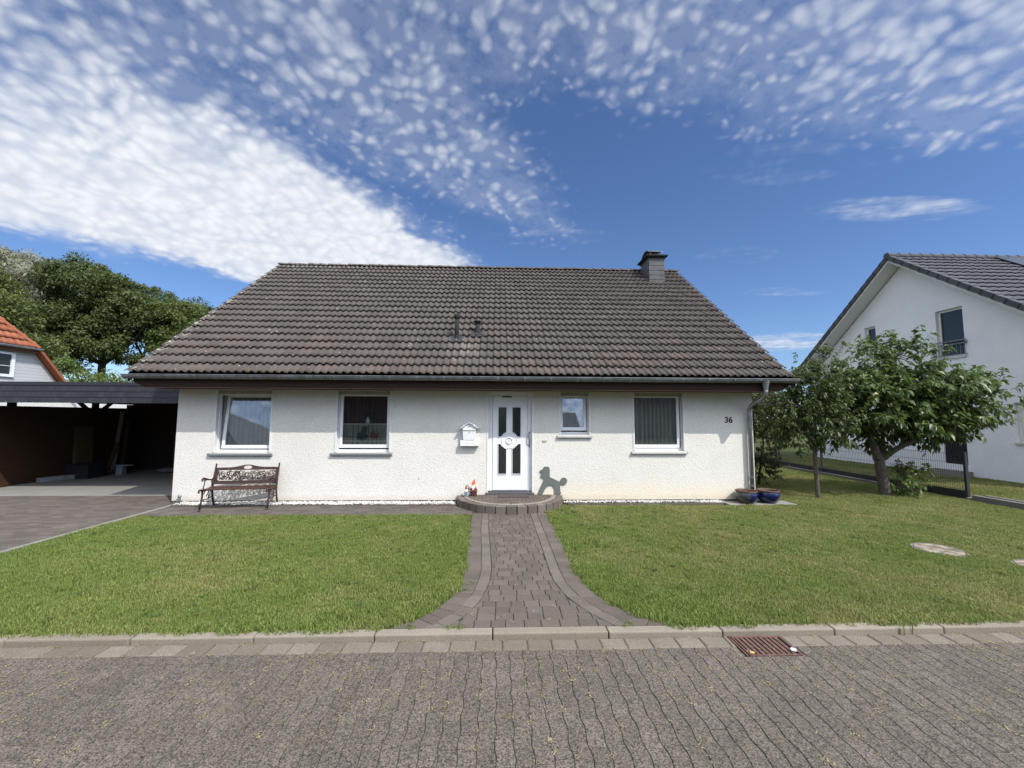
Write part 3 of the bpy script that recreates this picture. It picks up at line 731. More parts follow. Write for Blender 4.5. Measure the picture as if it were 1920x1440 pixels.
# chimney
ch = MB(); zt = 7.10
ch.box(CHX0, CHX1, CHY0, CHY1, 5.6, zt); chim = ch.build('chimney', M['black'], roof)
f = MB()
for k in range(7):
    z0 = 6.0+k*.158+.0
    if z0 > zt-.05: break
    f.rv = random.random(); f.box(CHX0-.006, CHX1+.006, CHY0-.016, CHY0-.004, z0+.010, min(z0+.155, zt)); 
    for j in range(3): f.rv = random.random(); yy = CHY0+.01+j*.23; f.box(CHX0-.016, CHX0-.004, yy, yy+.220, z0+.010, min(z0+.155, zt)); f.box(CHX1+.004, CHX1+.016, yy, yy+.220, z0+.010, min(z0+.155, zt))
f.build('chimney_slates', M['slate_grey'], chim)
ORG['chim'] = Vector()
f = MB(); f.box(CHX0-.11, CHX1+.11, CHY0-.10, CHY1+.10, zt+.001, zt+.045); f.box(CHX0-.05, CHX1+.05, CHY0-.05, CHY1+.05, zt-.05, zt); f.build('chimney_slab', M['vent'], chim, bevel=.004)
f = MB(); 
for X in (CHX0+.08, CHX1-.10):
    for Y in (CHY0+.08, CHY1-.1): f.box(X, X+.025, Y, Y+.025, zt+.045, zt+.23)
f.box(CHX0+.14, CHX1-.14, CHY0+.2, CHY1-.2, zt+.046, zt+.13)
A = [(CHX0-.06+(CHX1-CHX0+.14)*i/8, zt+.2+.06*math.sin(math.pi*i/8*.6+.25)) for i in range(9)]
pts = [(CHY0+.02+(CHY1-CHY0-.04)*i/8, zt+.20+.105*math.sin(math.pi*i/8)) for i in range(9)]
f.prism(pts+[(p[0], p[1]-.012) for p in pts[::-1]], 0, CHX0+.0, CHX1-.0); f.build('chimney_cowl', M['zinc_dull'], chim)
# vent pipes
def vent(X, Y, z0, z1, r, hood):
    f = MB(); f.tube([(X, Y, z0-.1), (X, Y, z1)], r, 16); f.lathe([(r*1.9, -.02), (r*1.5, .05), (r*1.05, .13)], (X, Y, z0), 16)
    if hood == 'cap': f.lathe([(r*1.02, 0), (r*1.35, .01), (r*1.35, .09), (r*1.1, .115), (.005, .135)], (X, Y, z1-.08), 16)
    else: f.lathe([(r, 0), (r*1.25, .04), (r*1.95, .055), (r*1.9, .08), (.005, .10)], (X, Y, z1-.06), 16)
    f.build('vent_pipe', M['vent'], roof, smooth=True)
vent(-.975, .56, 3.62, 4.22, .050, 'cap'); vent(-.50, .78, 3.84, 4.13, .050, 'hood')
f = MB()  # dark flashing tiles round the vents
for X, s in ((-.975, .56), (-.5, .78)):
    z = EZ+SL*(s-EY); f.obox((X, s-.06, z-.05+.055), (1, 0, 0), sv.normalized(), Vector((1, 0, 0)).cross(sv.normalized()), .17, .15, .02)
f.build('vent_flashing', M['shingle'], roof)

# windows
def window(o, label, gx, gz, tilt=0, sill='sill_grey', curtain='curtain', hinge=1, glass='glass', yaw=0):
    x0, x1, z0, z1 = o; yf = .085
    t = MB(); fwid = .05
    t.box(x0+.003, x0+fwid, yf, yf+.07, z0+.003, z1-.06); t.box(x1-fwid, x1-.003, yf, yf+.07, z0+.003, z1-.06); t.box(x0+fwid, x1-fwid, yf, yf+.07, z0+.003, z0+.055); t.box(x0+fwid, x1-fwid, yf, yf+.07, z1-.11, z1-.06)
    W_ = t.build('window', M['pvc'], house, bevel=.004); W_['label'] = label
    for xa, xb in ((x0-.004, x0+.035), (x1-.035, x1+.004)): t = MB(); t.box(xa, xb, -.012, .083, z0+.004, z1-.004); t.build('shutter_rail', M['pvc_rail'], W_, bevel=.004)
    t = MB(); t.box(x0+.036, x1-.036, .03, .084, z1-.085, z1-.003); t.build('shutter_box', simple('beige_shutter_box', (.33, .31, .26), .7), W_)
    a0, a1 = gx; b0, b1 = gz; s0x, s1x, s0z, s1z = a0-.062, a1+.062, b0-.075, b1+.062
    ys = yf-.012
    def Tm(mb):
        if not tilt: return mb
        c, s_ = math.cos(R(tilt)), math.sin(R(tilt)); mb.v = [(p[0], ys+.02+(p[1]-ys-.02)*c+(p[2]-s0z)*s_, s0z+(p[2]-s0z)*c-(p[1]-ys-.02)*s_) for p in mb.v]; return mb
    t = MB(); t.box(s0x, a0, ys+.02, ys+.075, s0z, s1z); t.box(a1, s1x, ys+.02, ys+.075, s0z, s1z); t.box(a0, a1, ys+.02, ys+.075, s0z, b0); t.box(a0, a1, ys+.02, ys+.075, b1, s1z)
    if not tilt:
        t.v = [(p[0], p[1]-.024, p[2]) for p in t.v]
    Tm(t).build('sash', M['pvc'], W_, bevel=.005)
    t = MB(); yy = ys+(.04 if tilt else .02); t.box(a0-.002, a1+.002, yy, yy+.004, b0-.002, b1+.002); Tm(t).build('pane', M[glass], W_)
    t = MB(); yc = .30 if tilt else .20; n = int((x1-x0+.5)/.011); top = z1-.02
    if curtain:
        pts = []; ph = random.uniform(0, 9)
        for i in range(n+1):
            x = x0-.2+i*.011; pts.append((x, yc+.038*math.sin(x*62+ph+1.5*math.sin(x*5.3+ph))+.010*math.sin(x*131)))
        t.add([(p[0], p[1]-(.06 if tilt else 0), z0-.05) for p in pts]+[(p[0]*.98+.02*(x0+x1)/2, yc+(p[1]-yc)*.6, top) for p in pts], [(i, i+1, n+2+i, n+1+i) for i in range(n)])
        t.build('curtain', M[curtain], W_, smooth=True)
    t = MB(); ov = .07 if sill == 'sill_grey' else .04; sh = .055
    t.add([(x0-ov, -.055, z0-.028), (x1+.015+ov*.3, -.055, z0-.028), (x1+.015+ov*.3, .084, z0+.002), (x0-ov, .084, z0+.002), (x0-ov, -.055, z0-.063), (x1+.015+ov*.3, -.055, z0-.063), (x1+.015+ov*.3, .0, z0-.063), (x0-ov, .0, z0-.063)],
          [(0, 1, 2, 3), (4, 5, 6, 7), (0, 1, 5, 4), (1, 2, 6, 5), (2, 3, 7, 6), (3, 0, 4, 7)])
    t.box(x0-ov-.006, x0-ov+.006, -.06, -.001, z0-.067, z0-.012); t.box(x1+.009+ov*.3, x1+.021+ov*.3, -.06, -.001, z0-.067, z0-.012)
    t.build('sill', M[sill], W_, bevel=.003); return W_
window(OPEN[0], 'leftmost window, tilted open above the bench', (-5.89, -4.94), (1.205, 2.255), 7.0, glass='glass')
w2 = window(OPEN[1], 'window with a pale lower panel and a small white ornament', (-3.375, -2.42), (1.222, 2.275), 0, curtain='curtain_dark', glass='glass_clear')
window(OPEN[3], 'small narrow window right of the front door', (1.455, 1.925), (1.612, 2.275), 4.2, 'sill_white')
window(OPEN[4], 'window with pleated grey curtain, rightmost on the facade', (3.06, 4.02), (1.232, 2.29), 0, 'sill_white', glass='glass_clear')
# things behind the second window
f = MB(); f.box(-3.42, -2.36, .172, .178, 1.20, 1.655); f.build('cafe_panel', simple('green_grey_voile', (.26, .32, .27), .8), w2)
f = MB(); f.box(-3.42, -2.36, .150, .170, 1.656, 1.675)
for z in (1.27, 1.30, 1.34): f.box(-3.42, -2.36, .156, .159, z, z+.008)
f.build('cafe_rod', M['white_paint'], w2)
f = MB(); f.ball((-2.86, .145, 1.70+.03), .045, .02, .06); f.ball((-2.86, .145, 1.80), .022, .015, .02); tag(f.build('penguin_ornament', M['white_paint']), 'small white ornament on the rod behind the second window', 'ornament')
f = MB(); f.prism([(-3.10, 1.36), (-2.98, 1.30), (-2.88, 1.33), (-2.84, 1.42), (-2.9, 1.46), (-2.85, 1.60), (-2.97, 1.62), (-3.0, 1.5), (-3.08, 1.47)], 1, .150, .155); f.build('panel_motif', simple('motif_teal', (.04, .10, .12), .7), w2)
f = MB(); f.prism([(-2.80, 1.36), (-2.66, 1.34), (-2.60, 1.45), (-2.7, 1.47), (-2.72, 1.55), (-2.8, 1.47)], 1, .150, .155); f.build('panel_motif', simple('motif_rose', (.22, .10, .09), .7), w2)
# door
def door():
    x0, x1, z0, z1 = OPEN[2]; t = MB(); yf = .075
    t.box(x0+.003, x0+.12, yf, yf+.07, z0+.03, z1-.003); t.box(x1-.125, x1-.003, yf, yf+.07, z0+.03, z1-.003); t.box(x0+.12, x1-.125, yf, yf+.07, z1-.09, z1-.003)
    D = t.build('door', M['pvc'], house, bevel=.006)
    t = MB(); t.box(x0-.003, x0+.03, -.008, yf-.002, z0+.004, z1-.004); t.box(x1-.03, x1+.003, -.008, yf-.002, z0+.004, z1-.004); t.box(x0+.06, x0+.075, yf-.004, yf+.01, z0+.04, z1-.01); t.build('door_jamb', M['pvc_rail'], D, bevel=.004)
    t = MB(); a0, a1, b0, b1 = -.105, .658, z0+.05, z1-.093; yl = yf-.012; t.box(a0, a1, yl, yl+.06, b0, b1); leaf = t.build('door_leaf', M['pvc'], D, bevel=.006)
    t = MB(); t.box(x0-.02, x1+.02, -.03, .10, z0-.03, z0+.015); t.box(x0+.01, x1-.01, .03, .07, z0+.02, z0+.045); t.build('threshold', M['steel'], D, bevel=.003)
    cx_, cz_ = .26, 1.312; r = .20
    def gp(xa, xb, za, zb, sx, sz):   # glass outline, corner near boss cut by the circle
        xin = xb if sx < 0 else xa; zin = za if sz > 0 else zb; xo = xa if sx < 0 else xb; zo = zb if sz > 0 else za
        A0 = math.degrees(math.atan2(sz*math.sqrt(r*r-(xin-cx_)**2), xin-cx_)); A1 = math.degrees(math.atan2(zin-cz_, sx*math.sqrt(r*r-(zin-cz_)**2)))
        if A1-A0 > 180: A1 -= 360
        if A0-A1 > 180: A1 += 360
        return [(xo, zo), (xin, zo)]+arc(cx_, cz_, r, A0, A1, 6)+[(xo, zin)]
    gl = MB(); mo = MB()
    for (xa, xb, za, zb, sx, sz) in ((.025, .190, 1.400, 2.04, -1, 1), (.335, .505, 1.400, 2.04, 1, 1), (.025, .190, .594, 1.235, -1, -1), (.335, .505, .594, 1.235, 1, -1)):
        P = gp(xa, xb, za, zb, sx, sz); g1 = MB(); g1.prism(P, 1, yl-.006, yl-.001); g1.build('door_glass', M['black_glass'] if 'black_glass' in M else M['black'], D)
        n = len(P); cxp = (xa+xb)/2; czp = (za+zb)/2
        Q = [(p[0]+(.018 if p[0] > cxp else -.018), p[1]+(.018 if p[1] > czp else -.018)) for p in P]
        for k in range(n):
            j = (k+1) % n
            def q3(p, y): return (p[0], y, p[1])
            mid0 = ((P[k][0]+Q[k][0])/2, (P[k][1]+Q[k][1])/2); mid1 = ((P[j][0]+Q[j][0])/2, (P[j][1]+Q[j][1])/2)
            mo.poly([q3(P[k], yl-.001), q3(P[j], yl-.001), q3(mid1, yl-.018), q3(mid0, yl-.018)])
            mo.poly([q3(mid0, yl-.018), q3(mid1, yl-.018), q3(Q[j], yl-.001), q3(Q[k], yl-.001)])
    mo.build('moulding', M['pvc'], D)
    t = MB(); n = 40
    def ring(r0, r1, ya, yb):
        for k in range(n):
            a, c = 2*math.pi*k/n, 2*math.pi*(k+1)/n
            P = lambda rr, an, y: (cx_+rr*math.cos(an), y, cz_+rr*math.sin(an))
            rm = (r0+r1)/2; t.poly([P(r0, a, ya), P(r0, c, ya), P(rm, c, yb), P(rm, a, yb)]); t.poly([P(rm, a, yb), P(rm, c, yb), P(r1, c, ya), P(r1, a, ya)])
    ring(.155, .178, yl-.001, yl-.014); t.build('boss_ring', M['pvc'], D); t = MB(); ring(.052, .075, yl-.001, yl-.022); ring(.001, .03, yl-.001, yl-.012); t.build('boss', M['pvc'], D)
    t = MB(); t.box(.26, .268, yl-.012, yl-.001, 2.095, 2.11); t.build('knocker_pin', M['steel'], D)
    t = MB(); t.box(.10, .31, yl-.006, yl-.001, z1-.125, z1-.098); t.build('vent_slot', M['black'], D)
    t = MB(); hx = .705; t.tube([(hx, yf-.001, 1.505), (hx, yf-.055, 1.50), (hx-.01, yf-.066, 1.475), (hx-.018, yf-.066, 1.39), (hx-.01, yf-.066, 1.305), (hx, yf-.055, 1.28), (hx, yf-.001, 1.275)], .0115, 10)
    t.lathe([(.02, 0), (.02, .001)], (hx, yf, 1.5), 10); t.build('handle', M['steel'], D, smooth=True)
    t = MB(); t.box(hx-.018, hx+.012, yf-.006, yf-.0005, 1.175, 1.235); t.build('lock', simple('lock_grey', (.12, .12, .12), .4, .6), D)
    t = MB(); t.box(x0+.05, x1-.05, .0, .06, z0-.2, z0-.031); t.build('door_base', M['edging'], D)
M['black_glass'] = simple('dark_leaded_glass', (.02, .021, .022), .12, 0, .3, 30, spec=.5)
door()
# small fittings on the wall
f = MB(); f.box(.985, 1.075, -.012, -.001, 1.288, 1.325); db = f.build('doorbell', simple('brass', (.45, .36, .18), .35, .5), house, bevel=.002)
f = MB(); f.box(1.00, 1.06, -.0145, -.0125, 1.30, 1.315); f.build('name_plate', M['white_paint'], db)
f = MB(); f.box(-1.18, -1.11, -.03, -.001, 2.368, 2.39); f.build('cable_clip', M['white_paint'], house)
f = MB(); f.ball((-1.69, -.003, .505), .013, .008, .013); f.build('wall_plug', simple('plug', (.28, .27, .18), .7), house)
def text(name, s, size, loc, mat, parent, off=0, ext=.003, bold=0):
    cu = bpy.data.curves.new(name, 'FONT'); cu.body = s; cu.size = size; cu.extrude = ext; cu.offset = off; cu.align_x = 'CENTER'
    o = bpy.data.objects.new(name, cu); col.objects.link(o); dg = bpy.context.evaluated_depsgraph_get(); me = bpy.data.meshes.new_from_object(o.evaluated_get(dg)); bpy.data.objects.remove(o); bpy.data.curves.remove(cu)
    me.transform(Matrix.Translation(Vector(loc)-ORG.get(parent.name, Vector())) @ Matrix.Rotation(R(90), 4, 'X')); me.materials.clear(); return link(name, me, mat, parent)
text('house_number', '36', .185, (5.168, -.006, 1.728), M['black'], house, .003, .005)

# mailbox
t = thing('mailbox', (-.60, -.08, 1.2), 'white metal mailbox with arched roof on the wall left of the door', 'mailbox')
f = MB(); f.add([(-.735, -.115, 1.335), (-.485, -.115, 1.335), (-.485, -.003, 1.335), (-.735, -.003, 1.335), (-.755, -.13, 1.60), (-.455, -.13, 1.60), (-.455, -.003, 1.60), (-.755, -.003, 1.60)],
      [(0, 1, 2, 3), (4, 5, 6, 7), (0, 1, 5, 4), (1, 2, 6, 5), (2, 3, 7, 6), (3, 0, 4, 7)])
A = [(-.605+.15*math.cos(R(a)), 1.601+.082*math.sin(R(a))) for a in range(0, 181, 15)]; f.prism(A, 1, -.13, -.003); mbx = f.build('box', M['pvc'], t)
f = MB(); O_ = [(-.605+k*.196/8, 1.60+.108*math.cos(k/8*math.pi/2)**1.0-.012*(abs(k)/8)**4) for k in range(-8, 9)]
O_ = [(-.605+.20*k/8, 1.598+.110*(math.cos(math.pi*k/8)+1)/2) for k in range(-8, 9)]
f.prism(O_+[(p[0], p[1]-.012) for p in O_[::-1]], 1, -.165, -.002); f.build('lid_roof', M['pvc'], t)
f = MB(); f.box(-.735, -.475, -.142, -.131, 1.545, 1.568); f.build('flap', M['pvc_rail'], t)
f = MB(); f.tube([(-.605, -.122, 1.505), (-.605, -.136, 1.505)], .010, 10); f.build('lock', M['greymetal'], t); f = MB(); f.box(-.64, -.57, -.1325, -.1305, 1.615, 1.63); f.build('name_slot', M['greymetal'], t)
t = thing('newspaper_holder', (-.60, -.08, 1.2), 'white newspaper tube hanging directly under the white mailbox', 'newspaper box')
f = MB(); f.box(-.80, -.405, -.115, -.012, 1.205, 1.213); f.box(-.80, -.405, -.115, -.012, 1.317, 1.325); f.box(-.80, -.405, -.118, -.112, 1.208, 1.322); f.box(-.80, -.405, -.012, -.004, 1.205, 1.325); f.box(-.404, -.400, -.117, -.006, 1.206, 1.324); f.build('tube', M['pvc'], t, bevel=.003)
text('lettering', 'ZEITUNG', .05, (-.60, -.1185, 1.246), simple('pale_grey_print', (.55, .56, .6), .6), t, 0, .0008)

# step
SC = (.275, 0.0)
t = thing('door_step', (SC[0], -.5, 0), 'half-round raised paved doorstep with dark kerb stones below the front door', 'doorstep')
f = MB()
nst = 17; RO, RI = 1.14, 1.0
for k in range(nst):
    a0 = 180+180*k/nst+.45; a1 = 180+180*(k+1)/nst-.45; f.rv = random.random(); dzz = random.uniform(-.004, .004)
    o = [(SC[0]+RO*math.cos(R(a0+(a1-a0)*i/3)), SC[1]+RO*math.sin(R(a0+(a1-a0)*i/3))) for i in range(4)]; i_ = [(SC[0]+RI*math.cos(R(a1+(a0-a1)*i/3)), SC[1]+RI*math.sin(R(a1+(a0-a1)*i/3))) for i in range(4)]
    o = [(x, min(y, -.004)) for x, y in o]; i_ = [(x, min(y, -.004)) for x, y in i_]
    f.prism(o+i_, 2, -.02, .150+dzz)
f.build('kerb_stones', M['step_stone'], t, bevel=.010)
f = MB(); nst = 12
for k in range(nst):
    a0 = 180+180*k/nst+.3; a1 = 180+180*(k+1)/nst-.3; f.rv = random.random()
    o = [(SC[0]+.992*math.cos(R(a0+(a1-a0)*i/3)), SC[1]+.992*math.sin(R(a0+(a1-a0)*i/3))) for i in range(4)]; i_ = [(SC[0]+.90*math.cos(R(a1+(a0-a1)*i/3)), SC[1]+.90*math.sin(R(a1+(a0-a1)*i/3))) for i in range(4)]
    o = [(x, min(y, -.004)) for x, y in o]; i_ = [(x, min(y, -.004)) for x, y in i_]
    f.prism(o+i_, 2, .05, .154)
f.build('pale_ring', M['step_pale'], t, bevel=.004)
f = MB(); cl = [(SC[0]+.893*math.cos(R(180+180*i/24)), -.006+.885*math.sin(R(180+180*i/24))) for i in range(25)]
for j in range(8):
    y0 = -.9+j*.128; x = -.7+(j % 2)*.08
    while x < 1.2:
        q = clip([(x, y0), (x+.16, y0), (x+.16, y0+.128), (x, y0+.128)], cl)
        if len(q) > 2 and abs(sum(q[k-1][0]*q[k][1]-q[k][0]*q[k-1][1] for k in range(len(q)))) > .004: paver(f, q, .158)
        x += .16
f.build('step_pavers', M['path'], t)
f = MB(); f.prism([(SC[0]+1.0*math.cos(R(180+180*i/24)), -.005+.98*math.sin(R(180+180*i/24))) for i in range(25)], 2, .0, .145); f.build('step_bed', M['joint'], t)
f = MB(); f.box(.03, .66, -.33, -.015, .160, .173); tag(f.build('door_mat', M['mat'], bevel=.004), 'dark rectangular door mat on the step at the front door', 'door mat')

# poodle cut-out
PO = [(.873, .17), (1.013, .468), (1.013, .501), (.957, .534), (.942, .56), (.950, .59), (.991, .623), (.945, .640), (.923, .655), (.926, .675), (.945, .684), (.984, .686), (.995, .72), (1.014, .746), (1.045, .760), (1.08, .762), (1.11, .757), (1.135, .735), (1.145, .69), (1.142, .567), (1.16, .523), (1.24, .49), (1.364, .427), (1.369, .46), (1.387, .489), (1.413, .512), (1.444, .523), (1.475, .521), (1.501, .507), (1.520, .475), (1.523, .445), (1.512, .41), (1.488, .383), (1.45, .372), (1.42, .374), (1.368, .396), (1.368, .268), (1.378, .215), (1.397, .17), (1.245, .17), (1.25, .268), (1.24, .31), (1.216, .345), (1.18, .362), (1.137, .368), (1.081, .334), (1.035, .268), (.985, .17)]
f = MB(); f.prism(PO, 1, -.026, -.018); f.box(1.05, 1.09, -.0175, -.001, .55, .59); f.box(1.30, 1.34, -.0175, -.001, .40, .43)
tag(f.build('poodle_figure', M['poodle']), 'flat grey-green poodle silhouette with cap and pompom tail, right of the door', 'garden ornament')

# gnomes
t = thing('garden_gnome', (-.50, -.12, .155), 'garden gnome with orange-red pointed cap and dark red coat, left of the door', 'garden gnome')
c = (-.50, -.12, .155)
f = MB(); f.lathe([(.001, .0), (.062, .0), (.070, .03), (.072, .08), (.062, .13), (.048, .17), (.03, .19), (.001, .20)], c, 20, 1, .85); gb = f.build('body', M['coat'], t, smooth=True)
f = MB(); f.lathe([(.0725, .072), (.0755, .08), (.0725, .09)], c, 20, 1, .87); f.build('belt', M['black'], gb)
f = MB(); f.ball((c[0]-.03, c[1]-.035, c[2]+.012), .026, .038, .018); f.ball((c[0]+.03, c[1]-.035, c[2]+.012), .026, .038, .018); f.build('boots', M['black'], t, smooth=True)
f = MB(); f.ball((c[0]-.005, c[1]-.005, c[2]+.215), .040, .038, .042); hd = f.build('head', M['skin'], t, smooth=True)
f = MB(); f.ball((c[0]-.01, c[1]-.045, c[2]+.213), .010); f.build('nose', simple('nose_pink', (.6, .22, .16), .4), hd, smooth=True)
f = MB()
for s_ in (-1, 1): f.ball((c[0]-.008+s_*.014, c[1]-.041, c[2]+.227), .0045)
f.build('eyes', M['black'], hd, smooth=True)
f = MB(); f.ball((c[0]-.010, c[1]-.034, c[2]+.185), .036, .026, .042); f.ball((c[0]-.012, c[1]-.045, c[2]+.155), .018, .016, .03); f.ball((c[0]-.032, c[1]-.02, c[2]+.225), .012, .02, .03); f.ball((c[0]+.026, c[1]-.02, c[2]+.225), .012, .02, .03); f.build('beard', M['white'], t, smooth=True)
f = MB(); f.lathe([(.044, .235), (.043, .25), (.032, .285), (.018, .325), (.006, .352), (.001, .358)], c, 16, 1, 1, (.16, 0)); f.v = [(p[0]-.005, p[1], p[2]) for p in f.v]; f.build('cap', M['red'], t, smooth=True)
f = MB(); f.tube([(c[0]-.05, c[1]-.01, c[2]+.15), (c[0]-.07, c[1]-.04, c[2]+.11), (c[0]-.04, c[1]-.065, c[2]+.10)], [.02, .017, .013], 8); f.build('arm', M['coat'], t, smooth=True); f = MB(); f.tube([(c[0]+.05, c[1]-.01, c[2]+.15), (c[0]+.068, c[1]-.035, c[2]+.11), (c[0]+.03, c[1]-.065, c[2]+.105)], [.02, .017, .013], 8); f.build('arm', M['coat'], t, smooth=True)
t = thing('gnome_girl', (-.63, -.17, .155), 'small garden figure in bluish-white dress with brown hair, left of the red-capped gnome', 'garden figure')
c = (-.645, -.16, .155)
f = MB(); f.lathe([(.001, 0), (.038, 0), (.05, .03), (.052, .07), (.040, .11), (.028, .14), (.018, .155), (.001, .16)], c, 18); f.build('dress', M['bluegrey'], t, smooth=True)
f = MB(); f.prism([(c[0]-.03, c[2]+.10), (c[0]-.01, c[2]+.04), (c[0]+.02, c[2]+.05), (c[0]+.025, c[2]+.10)], 1, c[1]-.058, c[1]-.046); f.build('apron', M['teal'], t)
f = MB(); f.ball((c[0]+.012, c[1]-.002, c[2]+.185), .028, .028, .032); hd = f.build('head', M['skin'], t, smooth=True)
f = MB(); f.ball((c[0]+.012, c[1]-.031, c[2]+.184), .006)
for s_ in (-1, 1): f.ball((c[0]+.012+s_*.010, c[1]-.028, c[2]+.192), .0035)
f.build('face', M['hair'], hd, smooth=True)
f = MB(); f.ball((c[0]+.010, c[1]+.008, c[2]+.20), .036, .032, .034); f.ball((c[0]-.02, c[1]+.004, c[2]+.165), .014, .016, .035); f.ball((c[0]+.042, c[1]+.004, c[2]+.165), .014, .016, .035); f.build('hair', M['hair'], t, smooth=True)
f = MB(); f.tube([(c[0]+.02, c[1]-.01, c[2]+.135), (c[0]+.05, c[1]-.03, c[2]+.105), (c[0]+.055, c[1]-.05, c[2]+.125)], [.012, .010, .009], 8); f.build('arm', M['skin'], t, smooth=True); f = MB(); f.tube([(c[0]-.02, c[1]-.01, c[2]+.135), (c[0]-.04, c[1]-.035, c[2]+.10), (c[0]-.01, c[1]-.055, c[2]+.105)], [.012, .010, .009], 8); f.build('arm', M['skin'], t, smooth=True)
# little grey figurine on the pebbles at the left corner
t = thing('cat_figurine', (-6.55, -.16, .02), 'tiny grey metal cat figurine on white pebbles at the house left corner', 'figurine')
c = (-6.56, -.17, .03)
f = MB(); f.ball((c[0]-.02, c[1], c[2]+.045), .05, .035, .05); f.ball((c[0]+.01, c[1]-.01, c[2]+.08), .03, .03, .045); f.build('body', M['greymetal'], t, smooth=True)
f = MB(); f.ball((c[0]+.02, c[1]-.02, c[2]+.14), .036, .032, .032)
for s_ in (-1, 1): f.lathe([(.014, 0), (.001, .03)], (c[0]+.02+s_*.02, c[1]-.02, c[2]+.16), 8)
f.build('head', M['greymetal'], t, smooth=True)
f = MB(); f.tube([(c[0]-.06, c[1], c[2]+.01), (c[0]-.09, c[1]-.02, c[2]+.02), (c[0]-.085, c[1]-.04, c[2]+.04)], [.012, .01, .007], 8); f.build('tail', M['greymetal'], t, smooth=True)

# bench
BZ = R(7.5)
t = thing('garden_bench', (-5.155, -.43, 0), 'dark brown cast-iron bench with ornate backrest under the leftmost window', 'bench', rz=BZ)
def local(mb): return mb
BW = .60
def side_frame(s_):
    x = s_*BW; f = MB(); r = .016
    fl = [(x, -.27, .03), (x, -.235, .16), (x, -.205, .28), (x, -.215, .36), (x, -.235, .40)]
    f.tube([(x, -.305, .008), (x, -.27, .02)]+fl, [.020, .021, .018, .017, .018, .020, .016], 8)
    f.tube([(x, .245, .008), (x, .215, .05), (x, .165, .18), (x, .135, .32), (x, .145, .42), (x, .175, .58), (x, .225, .77), (x, .245, .835), (x, .232, .85)], [.022, .020, .018, .019, .020, .018, .016, .016, .012], 8)
    f.tube([(x, .14, .385), (x, -.05, .365), (x, -.20, .375), (x, -.275, .40), (x, -.315, .405), (x, -.335, .385), (x, -.325, .355), (x, -.30, .35)], [.016, .018, .018, .018, .018, .018, .014, .009], 8)
    f.tube([(x, .175, .57), (x, .10, .545), (x, -.02, .565), (x, -.14, .60), (x, -.20, .615), (x, -.235, .60), (x, -.240, .575), (x, -.215, .562)], [.014, .015, .015, .018, .019, .018, .014, .010], 8)
    f.tube([(x, -.17, .595), (x, -.145, .53), (x, -.175, .46), (x, -.19, .40)], [.011, .010, .010, .012], 6)
    f.tube([(x, -.12, .60), (x, -.09, .575), (x, -.11, .55), (x, -.13, .565)], .008, 6)
    f.tube([(x, .12, .55), (x, .09, .51), (x, .12, .47), (x, .10, .43)], .009, 6)
    f.tube([(x, -.215, .18), (x, -.13, .20), (x, -.04, .185), (x, .05, .20), (x, .15, .215)], .010, 6)
    f.tube([(x, -.20, .30), (x, -.14, .32), (x, -.12, .36)], .009, 6); f.tube([(x, .14, .30), (x, .07, .32), (x, .04, .36)], .009, 6)
    f.tube([(x, .0, .19), (x, .03, .24), (x, -.02, .28), (x, .01, .33), (x, .0, .36)], .010, 6); f.tube([(x, .03, .24), (x, .07, .26), (x, .05, .29)], .008, 6); f.tube([(x, -.02, .28), (x, -.07, .27), (x, -.06, .24)], .008, 6)
    f.build('side_frame', M['iron_rust'] if s_ > 0 else M['iron'], t, smooth=True)
side_frame(-1); side_frame(1)
f = MB()
for k in range(5): f.rv = random.random(); yy = -.235+k*.078; zc = .392-.012*math.sin(k/4*math.pi); f.box(-BW-.01, BW+.01, yy-.028, yy+.028, zc, zc+.022)
f.build('seat', M['bench_wood'], t, bevel=.004)
def bk(u_, h): # point on backrest plane; h height along back from its lower rail
    return (u_, .155+h*.235, .445+h*.965)
def slab(mb, P2, th=.02):
    n = len(P2); nn = Vector((0, -.965, .235))*th/2
    A_ = [Vector(bk(*p))+nn for p in P2]; B_ = [Vector(bk(*p))-nn for p in P2]; i = len(mb.v); mb.v += [tuple(p) for p in A_+B_]
    mb.f.append(tuple(range(i, i+n))); mb.f.append(tuple(range(i+2*n-1, i+n-1, -1))); mb.r += [.5]*2
    for k in range(n): j = (k+1) % n; mb.f.append((i+k, i+n+k, i+n+j, i+j)); mb.r.append(.5)
HW = BW-.018
def topc(x): return .335+.055*math.exp(-(x/.19)**2)
f = MB(); slab(f, [(-HW, 0), (HW, 0), (HW, .065), (-HW, .065)], .028); slab(f, [(-HW, .066), (-HW+.04, .066), (-HW+.04, .28), (-HW, .28)]); slab(f, [(HW-.04, .066), (HW, .066), (HW, .28), (HW-.04, .28)])
n = 40; hc, hr, hz = .333, .085, .038
for k in range(n):
    xa, xb = -HW+2*HW*k/n, -HW+2*HW*(k+1)/n
    ha = math.sqrt(max(0, 1-(xa/hr)**2))*hz; hb_ = math.sqrt(max(0, 1-(xb/hr)**2))*hz
    if ha > 0 or hb_ > 0:
        slab(f, [(xa, .281), (xb, .281), (xb, hc-hb_), (xa, hc-ha)]); slab(f, [(xa, hc+ha), (xb, hc+hb_), (xb, topc(xb)), (xa, topc(xa))])
    else: slab(f, [(xa, .281), (xb, .281), (xb, topc(xb)), (xa, topc(xa))])
back = f.build('backrest', M['iron'], t)
f = MB(); rb = random.Random(5)
def curl(cx_, cz_, r, a0, turns, s_):
    P = []
    for i in range(15): a = a0+s_*turns*2*math.pi*i/14; rr = r*(1-.75*i/14); P.append(bk(cx_+rr*math.cos(a), min(.275, max(.07, cz_+rr*math.sin(a)))))
    f.tube(P, [.0075*(1-.3*i/14) for i in range(15)], 5)
